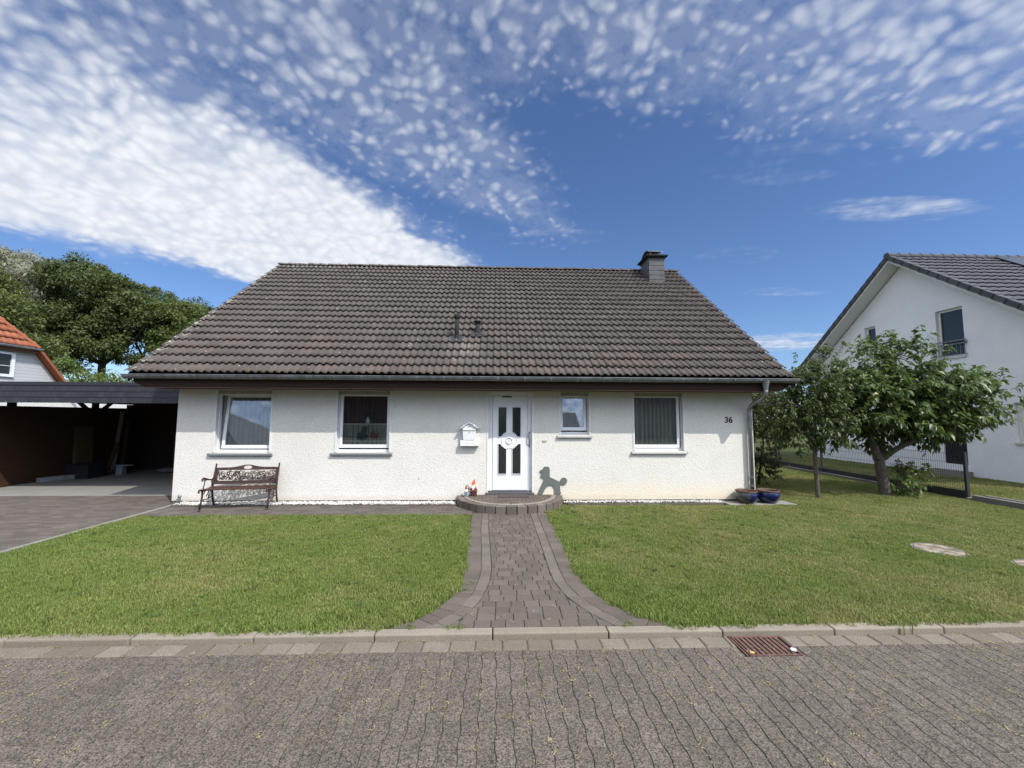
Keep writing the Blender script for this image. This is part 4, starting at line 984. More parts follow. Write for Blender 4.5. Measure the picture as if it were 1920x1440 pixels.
for s_ in (-1, 1):
    for k in range(7):
        xx = s_*(.09+k*.072); zc = .172+.05*((k % 2)*2-1)
        curl(xx, zc, .06, rb.uniform(0, 6), .9, s_*(1 if k % 2 else -1)); curl(xx+.02, .345-zc, .045, rb.uniform(0, 6), 1, -s_)
    f.tube([bk(s_*(.02+.5*i/20), .172+.055*math.sin(i*.95)) for i in range(21)], .008, 5)
curl(0, .17, .07, 0, 1, 1); curl(0, .17, .05, 3, 1, -1)
for k in range(150):
    x = rb.uniform(-HW+.05, HW-.05); z = rb.uniform(.085, .265); a = rb.uniform(0, 6.28); l = rb.uniform(.016, .028); w_ = l*.5
    c_, s_ = math.cos(a), math.sin(a)
    if abs(x) < .09 and z > .17: continue
    slab(f, [(x+l*c_, z+l*s_), (x-w_*s_, z+w_*c_), (x-l*c_, z-l*s_), (x+w_*s_, z-w_*c_)], .010)
f.build('lattice', M['iron'], back)

# pots
def pot(cx_, cyy, label, mat, rad=.225):
    t = thing('plant_pot', (cx_, cyy, .02), label, 'plant pot', 'glazed pots at the house corner')
    k = rad/.225
    f = MB(); f.lathe([(.001, 0), (.13*k, 0), (.15*k, .01), (.195*k, .06), (.222*k, .13), (.226*k, .18), (.212*k, .225), (.208*k, .235)], (cx_, cyy, .02), 32); f.build('bowl', mat, t, smooth=True)
    f = MB(); f.lathe([(.209*k, .235), (.222*k, .24), (.228*k, .255), (.215*k, .268), (.198*k, .262), (.19*k, .235), (.18*k, .20)], (cx_, cyy, .02), 32); f.build('rim', M['terra'], t, smooth=True)
    f = MB(); f.lathe([(.195*k, .17), (.10, .185), (.001, .19)], (cx_, cyy, .02), 20); f.build('soil', M['soil'], t)
b = MatB('two_tone_glaze'); x, y, z = b.xyz(); cc = b.mix((x+(b.noise(12, 3)-.5)*.06).ss(5.29, 5.35), (.05, .052, .055), (.006, .010, .058)); b.bsdf(cc, .15, coat=.5); 
pot(5.36, -.245, 'glazed pot with dull grey-blue left side, directly below the downpipe', b.m, .218)
pot(5.865, -.20, 'deep cobalt blue glazed pot, right of the pot below the downpipe', M['blue'], .225)
f = MB(); f.rv = .8; f.box(4.9, 6.35, -.42, .0, -.05, .016); tag(f.build('corner_slab', M['concrete'], bevel=.005), kind='structure')

# pebbles
def pebbles():
    V, F, Rn = [], [], []; import bmesh
    bm = bmesh.new(); bmesh.ops.create_icosphere(bm, subdivisions=1, radius=1); vs = np.array([v.co for v in bm.verts]); fs = np.array([[v.index for v in f.verts] for f in bm.faces]); bm.free()
    n = 3600; xs_ = rng.uniform(-6.62, 4.9, n*2); ys_ = rng.uniform(-.30, -.012, n*2)
    lim = np.where(xs_ < 0, -.25, -.13)+.03*np.sin(xs_*7)*np.sin(xs_*2.3); k = (ys_ > lim) & ~((np.hypot(xs_-.275, ys_) < 1.17)); xs_, ys_ = xs_[k][:n], ys_[k][:n]
    for i in range(len(xs_)):
        s_ = rng.uniform(.011, .024); q = vs*np.array([s_*rng.uniform(.8, 1.4), s_*rng.uniform(.8, 1.2), s_*.75])*(1+rng.uniform(-.12, .12, (len(vs), 1))); a = rng.uniform(0, 6.28)
        q = np.c_[q[:, 0]*np.cos(a)-q[:, 1]*np.sin(a), q[:, 0]*np.sin(a)+q[:, 1]*np.cos(a), q[:, 2]]+np.array([xs_[i], ys_[i], .008+rng.uniform(0, .022)])
        V.append(q); F.append(fs+i*len(vs)); Rn.append(np.full(len(fs), rng.random()))
    o = npmesh('white_gravel', np.concatenate(V), np.concatenate(F), np.concatenate(Rn), M['pebble'], None, True); tag(o, 'strip of white pebbles along the foot of the house wall', 'gravel', kind='stuff')
pebbles()
f = MB()
for x in np.arange(-6.6, -.9, .5): f.rv = random.random(); f.box(x+.003, x+.497, -.345, -.31, -.03, .022)
for x in np.arange(1.5, 4.9, .5): f.rv = random.random(); f.box(x+.003, min(x+.497, 4.895), -.21, -.17, -.03, .012)
tag(f.build('gravel_edging', M['path_edge']), kind='structure')

# ------------------------------------------------------------------ vegetation
def leaf_mesh(C, D, Nn, L, Wd, droop=.25):
    """C base (n,3), D direction, Nn normal, L length (n), Wd half width -> folded drooping leaves: 4 tris"""
    D = D/np.linalg.norm(D, axis=1, keepdims=True); S = np.cross(D, Nn); S /= np.linalg.norm(S, axis=1, keepdims=True)+1e-9; Nn = np.cross(S, D)
    L = L[:, None]; Wd = Wd[:, None]; dn = np.array([0, 0, -1.0])
    mid = C+D*L*.5+dn*L*droop*.15; tip = C+D*L+dn*L*droop
    l = mid-S*Wd+Nn*Wd*.45; r = mid+S*Wd+Nn*Wd*.45
    n = len(C); V = np.stack([C, l, mid, r, tip], 1).reshape(-1, 3); b_ = np.arange(n)[:, None]*5
    F = np.concatenate([b_+np.array([0, 2, 1]), b_+np.array([0, 3, 2]), b_+np.array([2, 4, 1]), b_+np.array([2, 3, 4])], 1).reshape(-1, 3)
    return V, F
def rdir(n, up=0.0):
    d = rng.normal(size=(n, 3)); d /= np.linalg.norm(d, axis=1, keepdims=True); d[:, 2] += up; return d/np.linalg.norm(d, axis=1, keepdims=True)
def limb(mb, pts, r0, r1, n=8):
    P = [Vector(p) for p in pts]; Q = []
    for i in range(len(P)-1):
        p0 = P[max(i-1, 0)]; p1, p2 = P[i], P[i+1]; p3 = P[min(i+2, len(P)-1)]
        for k in range(4):
            t_ = k/4; Q.append(.5*((2*p1)+(p2-p0)*t_+(2*p0-5*p1+4*p2-p3)*t_*t_+(3*p1-p0-3*p2+p3)*t_**3))
    Q.append(P[-1]); m_ = len(Q); mb.tube(Q, [r0+(r1-r0)*(i/(m_-1))**.8 for i in range(m_)], n)
def leafy_tree(name, label, cat, base, limbs, blobs, ntwig, nleaf, ll, lw, mat, bark, twl=.45, group=None, updir=.5, shell=.45, droop=.35):
    t = thing(name, base, label, cat, group); f = MB()
    for pts, r0, r1 in limbs: limb(f, pts, r0, r1)
    ends = [Vector(l[0][-1]) for l in limbs]+[Vector(l[0][len(l[0])//2]) for l in limbs]
    wts = np.array([b_[3]*b_[4]*b_[5] for b_ in blobs]); wts = wts/wts.sum()
    Cs, Ds, Ns, Ls, Ws, Rs = [], [], [], [], [], []
    idx = rng.choice(len(blobs), ntwig, p=wts)
    for j in idx:
        bx_ = np.array(blobs[j]); d = rdir(1)[0]; rad = rng.uniform(shell, 1)**.6
        st = bx_[:3]+d*bx_[3:6]*rad*.85
        dr = d*bx_[3:6]/np.max(bx_[3:6]); dr = dr/np.linalg.norm(dr)+np.array([0, 0, updir]); dr /= np.linalg.norm(dr)
        Lt = twl*rng.uniform(.6, 1.3); s_ = np.array([st+dr*Lt*q+np.array([0, 0, -.12*Lt*q*q]) for q in (0, .35, .7, 1.0)])
        if rng.random() < .6: f.tube([tuple(p) for p in s_], [.006, .005, .004, .002], 4, False)
        if rng.random() < .22:
            e = min(ends, key=lambda q: (q-Vector(st)).length); m2 = (np.array(e)+st)/2+np.array([0, 0, .05]); f.tube([tuple(e), tuple(m2), tuple(st)], [.018, .012, .007], 5, False)
        k = nleaf; q = rng.uniform(.05, 1.0, k)
        p = st+dr*Lt*q[:, None]+np.array([0, 0, -.12*Lt])*(q**2)[:, None]
        side = rdir(k); side = side-dr*(side@dr)[:, None]*.7; dd = side/np.linalg.norm(side, axis=1, keepdims=True)*.8+dr*.5+np.array([0, 0, -.25])
        Cs.append(p); Ds.append(dd); nn = rdir(k, 1.4); Ns.append(nn); Ls.append(ll*rng.uniform(.65, 1.2, k)); Rs.append(np.clip(rng.random()*.45+rng.random(k)*.55, 0, 1))
    C, D, Nn, L = np.concatenate(Cs), np.concatenate(Ds), np.concatenate(Ns), np.concatenate(Ls); V, F = leaf_mesh(C, D, Nn, L, L*lw, droop)
    f.build('trunk', M[bark], t, smooth=True)
    npmesh('crown', V, F, np.repeat(np.concatenate(Rs), 4), M[mat], t); return t
# cherry tree
bx_, by_ = 9.34, .68
leafy_tree('cherry_tree', 'broad cherry tree with large drooping leaves and forked trunk near the fence', 'tree', (bx_, by_, 0),
    [([(bx_+.02, by_, -.05), (bx_, by_, .08), (bx_-.03, by_, .35), (bx_-.08, by_, .70), (bx_-.10, by_, .92)], .135, .095),
     ([(bx_-.12, by_, .85), (bx_-.22, by_-.02, 1.15), (bx_-.26, by_+.02, 1.45), (bx_-.5, by_, 2.0), (bx_-.6, by_, 2.9)], .10, .03),
     ([(bx_-.02, by_, .85), (bx_+.06, by_+.05, 1.15), (bx_+.10, by_+.10, 1.6), (bx_+.25, by_+.1, 2.4), (bx_+.3, by_, 3.4)], .095, .025),
     ([(bx_, by_-.02, .88), (bx_+.28, by_-.1, 1.12), (bx_+.7, by_-.15, 1.32), (bx_+1.2, by_-.2, 1.6), (bx_+2.0, by_-.2, 2.2), (bx_+2.9, by_-.2, 2.65)], .075, .02),
     ([(bx_+.1, by_, 1.7), (bx_+.9, by_+.1, 2.3), (bx_+1.5, by_, 3.0)], .05, .015), ([(bx_-.25, by_, 1.5), (bx_-.7, by_+.1, 1.9), (bx_-.9, by_, 2.4)], .04, .012)],
    [(8.75, .7, 2.25, .75, .8, .75), (9.6, .7, 2.15, .95, .95, .95), (10.6, .6, 2.15, .95, .9, .85), (11.35, .5, 2.3, .6, .6, .55), (9.1, .8, 3.1, .42, .5, .65), (9.95, .7, 3.2, .42, .5, .68), (10.75, .6, 2.95, .5, .5, .5), (12.0, .45, 2.55, .38, .3, .2), (9.0, .7, 1.65, .6, .6, .3), (11.0, .5, 1.65, .8, .6, .33)],
    780, 15, .155, .28, 'leaf_cherry', 'bark', .48, updir=.6, shell=.3, droop=.4)
bx_, by_ = 7.39, .32
leafy_tree('young_fruit_tree', 'slender young fruit tree with thin grey trunk, left of the cherry tree', 'tree', (bx_, by_, 0),
    [([(bx_, by_, -.03), (bx_-.01, by_, .4), (bx_-.02, by_, .95), (bx_, by_, 1.05)], .052, .042), ([(bx_, by_, 1.0), (bx_-.12, by_, 1.2), (bx_-.35, by_, 1.55), (bx_-.5, by_, 2.1)], .032, .012),
     ([(bx_, by_, 1.0), (bx_+.04, by_, 1.4), (bx_+.05, by_, 2.0), (bx_+.2, by_, 3.0)], .034, .01), ([(bx_, by_, 1.02), (bx_+.14, by_, 1.35), (bx_+.4, by_, 1.8), (bx_+.5, by_, 2.4)], .03, .01)],
    [(7.05, .35, 1.9, .65, .6, .6), (7.65, .35, 1.9, .65, .6, .6), (7.4, .35, 2.55, .55, .55, .5), (7.75, .3, 3.0, .32, .3, .42), (7.1, .3, 2.9, .25, .3, .35), (7.0, .3, 1.35, .45, .4, .25), (8.0, .3, 1.35, .35, .35, .22)],
    520, 14, .10, .27, 'leaf_small', 'bark', .32)
leafy_tree('tall_shrub', 'dense dark green tall shrub behind the right corner of the white house', 'shrub', (7.15, 2.2, 0),
    [([(7.1, 2.2, 0), (7.1, 2.2, .5), (7.0, 2.2, 1.3), (7.1, 2.2, 2.2)], .05, .02), ([(7.25, 2.25, 0), (7.3, 2.2, .6), (7.5, 2.2, 1.6)], .04, .015), ([(7.0, 2.1, 0), (6.85, 2.1, .8), (6.8, 2.1, 1.8)], .035, .012)],
    [(6.9, 2.2, 1.9, .7, .7, .9), (7.5, 2.3, 2.0, .75, .7, .8), (7.2, 2.2, 1.0, .7, .6, .6), (7.0, 2.2, 2.5, .5, .5, .4), (7.1, 2.0, .45, .55, .5, .35), (7.9, 2.5, 2.4, .5, .5, .45)],
    620, 15, .075, .30, 'leaf_hedge', 'bark_dark', .28, shell=.2)
leafy_tree('small_shrub', 'small light green shrub growing at the foot of the cherry tree', 'shrub', (9.72, .62, 0),
    [([(9.7, .62, 0), (9.72, .62, .3), (9.8, .6, .6)], .015, .006), ([(9.7, .62, 0), (9.6, .6, .3), (9.6, .6, .5)], .012, .005)],
    [(9.75, .62, .38, .26, .22, .34), (9.95, .6, .55, .25, .2, .15), (9.6, .55, .15, .25, .2, .12)], 46, 12, .11, .26, 'leaf_bright', 'bark', .22)
# background trees: clumps of many small leaves
def far_tree(name, label, base, limbs, blobs, ncl, per, size, mat, wide=.55, cl=(.5, .95), bark='bark_dark', group='trees behind the carport'):
    t = thing(name, base, label, 'tree', group); f = MB()
    for pts, r0, r1 in limbs: limb(f, pts, r0, r1, 7)
    wts = np.array([(b_[3]*b_[4]*b_[5])**.75 for b_ in blobs]); wts /= wts.sum(); idx = rng.choice(len(blobs), ncl, p=wts)
    Cs, Rs, Nr = [], [], []
    ends = [Vector(l[0][-1]) for l in limbs]
    for j in idx:
        bq = np.array(blobs[j]); d = rdir(1, .15)[0]; c_ = bq[:3]+d*bq[3:6]*rng.uniform(.45, 1.0)**.5; r = rng.uniform(*cl)
        if rng.random() < .12:
            e = min(ends, key=lambda q: (q-Vector(c_)).length); f.tube([tuple(e), tuple((np.array(e)+c_)/2+np.array([0, .3, .2])), tuple(c_+np.array([0, r*.5, 0]))], [.06, .04, .015], 5, False)
        dd = rdir(per, .25); p = c_+dd*r*(rng.random(per)**.4)[:, None]*np.array([1, 1, .8]); Cs.append(p); Nr.append(dd+rdir(per)*.8+np.array([0, 0, .5])); Rs.append(np.clip(rng.random()*.5+rng.random(per)*.5, 0, 1))
    C, Nn = np.concatenate(Cs), np.concatenate(Nr); n = len(C); L = size*rng.uniform(.6, 1.3, n); V, F = leaf_mesh(C, rdir(n, -.2), Nn, L, L*wide*.5, .15)
    f.build('trunk', M[bark], t); npmesh('crown', V, F, np.repeat(np.concatenate(Rs), 4), M[mat], t)
def fan(x, y, h, n, spread, r=.28, seed=0):
    rs = random.Random(seed); L = [([(x, y, -.2), (x+rs.uniform(-.3, .3), y, h*.2), (x+rs.uniform(-.4, .4), y, h*.42)], r, r*.7)]
    top = L[0][0][-1]
    for k in range(n):
        a = (k/(n-1)-.5)*2*spread; L.append(([top, (top[0]+a*.35, y+rs.uniform(-1, 1), h*.52), (top[0]+a*.6, y+rs.uniform(-.5, 1), h*.62), (top[0]+a*.75, y+rs.uniform(-.5, 1), h*.70)], r*.5, .08))
    return L
far_tree('silver_willow', 'pale silvery willow at the far left behind the darker trees', (-42, 30, 0), fan(-42, 30, 16, 5, 4, .4, 1),
    [(-43.5, 29, 13.6, 3.4, 2.5, 3.0), (-40.2, 24.5, 13.0, 2.0, 1.6, 2.2), (-44, 28, 9, 3.5, 2.5, 4), (-37.0, 23.5, 11.6, 1.7, 1.5, 1.7), (-38.0, 23.5, 9.6, 1.8, 1.5, 1.3)], 230, 120, .42, 'leaf_willow', .22, (.6, 1.2))
far_tree('broad_tree', 'large dark green deciduous tree, tallest behind the carport', (-32.5, 25, 0), fan(-32.5, 25, 14, 6, 4.5, .35, 2),
    [(-34.4, 25, 12.6, 2.2, 2.5, 1.9), (-32.2, 25, 11.6, 2.3, 2.5, 1.9), (-35.3, 25, 9.8, 1.0, 2, 1.6), (-33.5, 25, 9.4, 3.0, 2.5, 1.7), (-30.3, 25, 10.3, 1.5, 2, 1.5), (-36.5, 25, 6.9, 1.3, 1.5, .9), (-31.6, 24, 7.6, 1.9, 1, 1.3), (-34.2, 24, 6.6, 1.6, 1, .9), (-33.4, 24.5, 8.0, 2.6, 1.6, 1.4), (-36.3, 24.5, 8.2, 1.5, 1.5, 1.3)], 400, 140, .23, 'leaf_dark')
far_tree('rounded_tree', 'green deciduous tree with see-through lower crown beside the tiled roof', (-28.6, 27, 0), fan(-28.8, 27, 11.5, 6, 4, .24, 3),
    [(-29.8, 27, 10.4, 2.0, 2.2, 1.6), (-27.3, 27, 9.6, 2.4, 2.2, 1.7), (-25.2, 27, 8.6, 1.5, 2, 1.5), (-30.4, 27, 8.2, 1.6, 1.5, 1.0), (-28.0, 26, 6.8, 1.1, 1, .7), (-25.3, 26.5, 6.4, 1.8, 1.3, 1.5), (-31.3, 26, 6.7, 1.1, .8, .8), (-27.4, 26.5, 8.1, 2.2, 1.5, 1.2), (-29.4, 26, 5.9, 1.3, .8, .7)], 360, 130, .21, 'leaf_ash')
far_tree('leafy_tree', 'yellowish green tree just above the red-tiled gable', (-31, 16, 0), fan(-31.5, 16, 11, 5, 3, .25, 4),
    [(-32.0, 16, 9.2, 2.6, 2, 2.0), (-29.9, 16, 7.8, 1.6, 1.6, 1.3), (-33.5, 16, 7.2, 2, 2, 1.8), (-28.0, 16, 5.6, 1.4, 1.3, .8)], 210, 140, .19, 'leaf_ash')
far_tree('dark_tree', 'dark tree crown filling the gap behind the carport roof', (-25.3, 33, 0), fan(-25.5, 33, 9.5, 5, 3, .22, 5),
    [(-27.0, 33, 10.4, 2.0, 2, 1.8), (-31.0, 33, 11.0, 2.6, 2, 2.2), (-36, 33, 12.4, 3, 2, 2.4), (-27.5, 33, 7.6, 1.4, 1.5, .9)], 170, 130, .24, 'leaf_dark')
far_tree('low_bush', 'low yellowish bush showing just above the carport roof', (-24.2, 15, 0), fan(-24.2, 15, 4.4, 4, 1.6, .1, 6), [(-24.6, 15, 3.9, 1.5, 1.2, .95), (-22.7, 15.5, 3.6, 1.0, .9, .55)], 50, 80, .17, 'leaf_bright', .55, (.3, .6))
far_tree('distant_tree', 'distant green tree between the two houses behind the shrubs', (24, 32, 0), fan(24, 32, 6.5, 4, 2.5, .2, 7), [(24, 32, 3.2, 3.5, 2, 2.2), (28, 33, 3.0, 3, 2, 2.0), (19.5, 31, 2.2, 3.0, 2, 1.6)], 110, 80, .3, 'leaf_dark', group=None)

# ------------------------------------------------------------------ fence and edging (right)
t = thing('wire_fence', (10.75, .1, 0), 'anthracite double-wire mesh fence with black base board on the right lawn', 'fence')
FY = [.12, 2.15, 4.3, 6.5, 8.7, 10.9]
for y in FY: f = MB(); f.box(10.72, 10.78, y-.025, y+.025, 0, 1.06); f.box(10.715, 10.785, y-.03, y+.03, 1.061, 1.075); f.build('post', M['fence'], t)
for a, c in zip(FY[:-1], FY[1:]):
    f = MB(); k = int((c-a-.1)/.05)
    for i in range(k+1): y = a+.05+i*.05; f.tube([(10.75, y, .2), (10.75, y, 1.03)], .0028, 4, False)
    for z in (.21, .41, .61, .81, 1.01): f.tube([(10.745, a+.03, z), (10.745, c-.03, z)], .0035, 4, False); f.tube([(10.755, a+.03, z), (10.755, c-.03, z)], .0035, 4, False)
    f.build('mesh_panel', M['fence'], t)
    f = MB(); f.box(10.735, 10.765, a+.027, c-.027, .005, .19); f.build('base_board', M['board_black'], t)
f = MB(); f.box(10.66, 10.84, .0, .085, -.02, .055); tag(f.build('post_footing', M['kerb'], bevel=.006), 'small pale concrete block at the foot of the nearest fence post', 'concrete block')
f = MB()
for k in range(6): f.rv = random.random(); y1 = -.03-k*1.0; f.box(10.66, 10.78, y1-.99, y1, -.05, .125); f.box(10.95, 11.05, y1-.99, y1, -.05, .12); f.box(10.785, 10.945, y1-.2, y1-.02, -.05, .06)
tag(f.build('lawn_edging', M['edging'], bevel=.006), kind='structure')
f = MB()
for k in range(11): f.rv = random.random()*.5; f.box(10.50, 10.56, .95+k*1.0, .95+k+.99, -.05, .085)
tag(f.build('fence_edging', M['edging'], bevel=.004), kind='structure')

# ------------------------------------------------------------------ right neighbour
nb = thing('neighbour_house', (15, 5.2, 0), 'tall white gabled house with anthracite roof at the right', 'house')
NX, AY, AZ, NS = 15.0, 5.2, 7.80, .78
f = MB(); y0, y1 = .55, 9.85; zt_ = lambda y: AZ-.24-NS*abs(y-AY)
WIN = [(3.44, 4.25, 3.86, 5.48), (6.47, 6.95, 4.30, 5.50), (3.62, 4.30, .35, 2.30), (1.05, 2.35, 1.15, 2.30)]
ys = sorted({y0, y1, AY}|{w_[0] for w_ in WIN}|{w_[1] for w_ in WIN}|{2.9, 7.6}); 
for i in range(len(ys)-1):
    a, c = ys[i], ys[i+1]; hol = sorted([(w_[2], w_[3]) for w_ in WIN if w_[0] <= a and c <= w_[1]]); z = 0
    for h0, h1 in hol: f.poly([(NX, a, z), (NX, c, z), (NX, c, h0), (NX, a, h0)]); z = h1
    f.poly([(NX, a, z), (NX, c, z), (NX, c, zt_(c)), (NX, a, zt_(a))])
for a, c, h0, h1 in WIN:
    f.poly([(NX, a, h0), (NX+.2, a, h0), (NX+.2, a, h1), (NX, a, h1)]); f.poly([(NX, c, h0), (NX+.2, c, h0), (NX+.2, c, h1), (NX, c, h1)]); f.poly([(NX, a, h1), (NX, c, h1), (NX+.2, c, h1), (NX+.2, a, h1)]); f.poly([(NX, a, h0), (NX, c, h0), (NX+.2, c, h0), (NX+.2, a, h0)])
f.poly([(NX, y0, 0), (NX+9, y0, 0), (NX+9, y0, zt_(y0)), (NX, y0, zt_(y0))]); f.poly([(NX, y1, 0), (NX+9, y1, 0), (NX+9, y1, zt_(y1)), (NX, y1, zt_(y1))]); f.poly([(NX+9, y0, 0), (NX+9, y1, 0), (NX+9, y1, zt_(y1)), (NX+9, AY, zt_(AY)), (NX+9, y0, zt_(y0))])
f.build('wall', M['stucco_nb'], nb)
ov = .6; EYn0, EYn1 = .15, 10.25; sl_ = Vector((0, AY-EYn0, NS*(AY-EYn0))); nr = 18; ncol = 34
rn = tile_roof('roof', (NX-ov, EYn0, AZ-NS*(AY-EYn0)), (1, 0, 0), sl_, ncol, nr, .3, sl_.length/nr, M['tile_dark'], nb, amp=.024, wave=1, jit=.001)
sl2 = Vector((0, AY-EYn1, NS*(EYn1-AY))); tile_roof('rear_roof', (NX-ov+ncol*.3, EYn1, AZ-NS*(EYn1-AY)), (-1, 0, 0), sl2, ncol, nr, .3, sl2.length/nr, M['tile_dark'], nb, amp=.024, wave=1, jit=.001)
f = MB()
for s_, ye in ((1, EYn0+.05), (-1, EYn1-.05)):
    z0 = AZ-.03-NS*abs(ye-AY)
    f.add([(NX-ov+.03, ye, z0), (NX+9.4, ye, z0), (NX+9.4, AY, AZ-.03), (NX-ov+.03, AY, AZ-.03), (NX-ov+.03, ye, z0-.17), (NX+9.4, ye, z0-.17), (NX+9.4, AY, AZ-.20), (NX-ov+.03, AY, AZ-.20)], [(0, 1, 2, 3), (4, 7, 6, 5), (0, 4, 5, 1), (0, 3, 7, 4), (1, 2, 6, 5)])
f.build('soffit', M['white_paint'], nb)
f = MB()
for s_, ye in ((1, EYn0), (-1, EYn1)):
    d = Vector((0, AY-ye, NS*abs(AY-ye))); Lr = d.length; d.normalize(); up_ = Vector((1, 0, 0)).cross(d); up_ = up_ if up_.z > 0 else -up_
    for k in range(nr):
        c_ = Vector((NX-ov-.01, ye, AZ-NS*abs(ye-AY)))+d*(Lr*(k+.5)/nr)-up_*(.03-.012)+up_*.0; f.rv = random.random()
        f.obox(c_+d*0, (1, 0, 0), (d+up_*-.05).normalized(), up_, .02, Lr/nr/2+.015, .075)
        f.obox(c_+Vector((.07, 0, 0))+up_*.068, (1, 0, 0), (d+up_*-.05).normalized(), up_, .085, Lr/nr/2+.015, .014)
f.build('verge_tiles', M['tile_dark'], rn)
f = MB()
for k in range(24): f.tube([(NX-ov-.03+k*.42, AY, AZ+.035), (NX-ov+.40+k*.42, AY, AZ+.02)], [.12, .11], 12)
f.build('ridge_tiles', M['tile_dark'], nb)
f = MB(); f.box(17.55, 19.3, AY-1.15, AY-.05, AZ-.85, AZ-.84)
f = MB()
d = sl_.normalized(); up_ = Vector((1, 0, 0)).cross(d); f.obox(Vector((20.0, AY-.62, AZ-.62*NS+.11)), (1, 0, 0), d, up_, 1.6, .62, .02); f.build('solar_panel', M['black_glass'], rn)
def nb_window(a, c, h0, h1, split=True, blind=False):
    f = MB(); X = NX+.10; f.box(X, X+.07, a+.003, a+.065, h0+.003, h1-.003); f.box(X, X+.07, c-.065, c-.003, h0+.003, h1-.003); f.box(X, X+.07, a+.065, c-.065, h0+.003, h0+.07); f.box(X, X+.07, a+.065, c-.065, h1-.07, h1-.003)
    W_ = f.build('window', M['pvc_rail'], nb); f = MB(); f.box(X+.03, X+.034, a+.06, c-.06, h0+.06, h1-.06); f.build('pane', M['black_glass'] if not blind else M['white_paint'], W_)
    f = MB(); f.box(NX-.05, NX+.1, a-.03, c+.03, h0-.05, h0-.003); f.build('sill', M['sill_white'], W_); return W_
W1 = nb_window(*WIN[0]); nb_window(*WIN[1]); nb_window(*WIN[3], blind=True)
f = MB()
for z in (4.36, 4.26): f.box(NX-.07, NX-.04, 3.36, 4.36, z, z+.035)
f.box(NX-.07, NX-.04, 3.36, 4.36, 3.90, 3.925)
for k in range(9): y = 3.42+k*.11; f.box(NX-.062, NX-.048, y-.007, y+.007, 3.925, 4.26)
f.box(NX-.04, NX-.001, 3.36, 3.40, 4.3, 4.33); f.box(NX-.04, NX-.001, 4.32, 4.36, 4.3, 4.33); f.build('balcony_rail', M['zinc_dull'], W1)
f = MB(); a, c, h0, h1 = WIN[2]; f.box(NX+.05, NX+.1, a, c, h0, h1); D_ = f.build('side_door', M['black'], nb); f = MB()
for k in range(14): y = a+.03+k*.048; f.box(NX+.035, NX+.049, y, y+.012, h0+.05, h0+.75)
f.build('door_slats', M['fence'], D_); 
f = MB(); f.box(14.62, NX-.005, 3.5, 4.5, -.05, .16); tag(f.build('entrance_step', M['concrete'], bevel=.01), 'pale concrete step at the side door of the right neighbour house', 'step')

# ------------------------------------------------------------------ left neighbour (red crippled-hip roof)
ln = thing('red_roofed_house', (-20, 6.5, 0), 'house with orange-red tiled roof and grey clad gable at the far left', 'house')
GX = -20.0; RYl, RZl, sl3 = 6.3, 7.75, 1.14; zc = 4.62; yh = lambda z: (RZl-z)/sl3
f = MB(); f.poly([(GX, 2.4, 2.6), (GX, 10.3, 2.6), (GX, 10.3, 3.1), (GX, RYl+yh(zc), zc-.03), (GX, RYl-yh(zc), zc-.03), (GX, 2.4, 3.1)]); f.build('gable_cladding', M['clad'], ln)
f = MB(); f.poly([(GX-.0, 2.4, 0), (GX, 14.0, 0), (GX, 14.0, 2.6), (GX, 2.4, 2.6)]); f.poly([(GX, 14, 0), (GX-8, 14, 0), (GX-8, 14, 2.6), (GX, 14, 2.6)]); f.poly([(GX, 10.3, 2.6), (GX, 14, 2.6), (GX-8, 14, 2.6), (GX-8, 10.3, 2.6)]); f.poly([(GX, 2.4, 0), (GX-8, 2.4, 0), (GX-8, 2.4, 3.1), (GX, 2.4, 3.1)])
f.build('wall', simple('white_render', (.62, .61, .58), .85, 0, .05), ln)
hs = 1.67; xr = GX+.25; dxr = (RZl-zc)/hs
f = MB(); f.poly([(xr, RYl-yh(zc), zc), (xr, RYl+yh(zc), zc), (xr-dxr, RYl, RZl)])
A = [(xr, RYl+yh(zc), zc), (xr, RYl+yh(2.6), 2.6), (xr-9, RYl+yh(2.6), 2.6), (xr-9, RYl, RZl), (xr-dxr, RYl, RZl)]; f.poly(A); f.poly([(p[0], 2*RYl-p[1], p[2]) for p in A]); f.build('roof_deck', M['orange_paint'], ln)
hv = Vector((-dxr, 0, RZl-zc)); nrr = 11; rr_h = hv.length/nrr; wB = 2*yh(zc); tw_ = .25
tile_roof('roof', (xr+.02, RYl-yh(zc), zc+.03), (0, 1, 0), hv, int(wB/tw_)+1, nrr, tw_, rr_h, M['tile_red'], ln, amp=.03, wave=1, skip=lambda x, s: abs(x-wB/2) > (wB/2)*(1-s/hv.length)+.03, jit=.002)
f = MB(); dd = Vector((-dxr, -yh(zc), RZl-zc)); f.tube([Vector((xr, RYl+yh(zc), zc+.05))+dd*k/12 for k in range(13)], .10, 8); dd.y *= -1; f.tube([Vector((xr, RYl-yh(zc), zc+.05))+dd*k/12 for k in range(13)], .10, 8)
for s_ in (1, -1): f.beam((xr, RYl+s_*yh(zc), zc+.02), (xr, RYl+s_*yh(2.62), 2.62), .10, .16, (1, 0, 0))
f.build('verge', M['tile_red'], ln)
f = MB(); f.tube([(xr+.06, RYl-yh(zc)-.1, zc-.01), (xr+.06, RYl+yh(zc)+.12, zc-.01)], .055, 10); f.build('gutter', M['zinc_dull'], ln)
f = MB(); f.box(xr-.22, xr-.02, RYl-yh(zc), RYl+yh(zc), zc-.17, zc-.03); f.build('fascia', simple('red_brown_board', (.14, .045, .03), .7), ln)
f = MB(); X = GX+.001
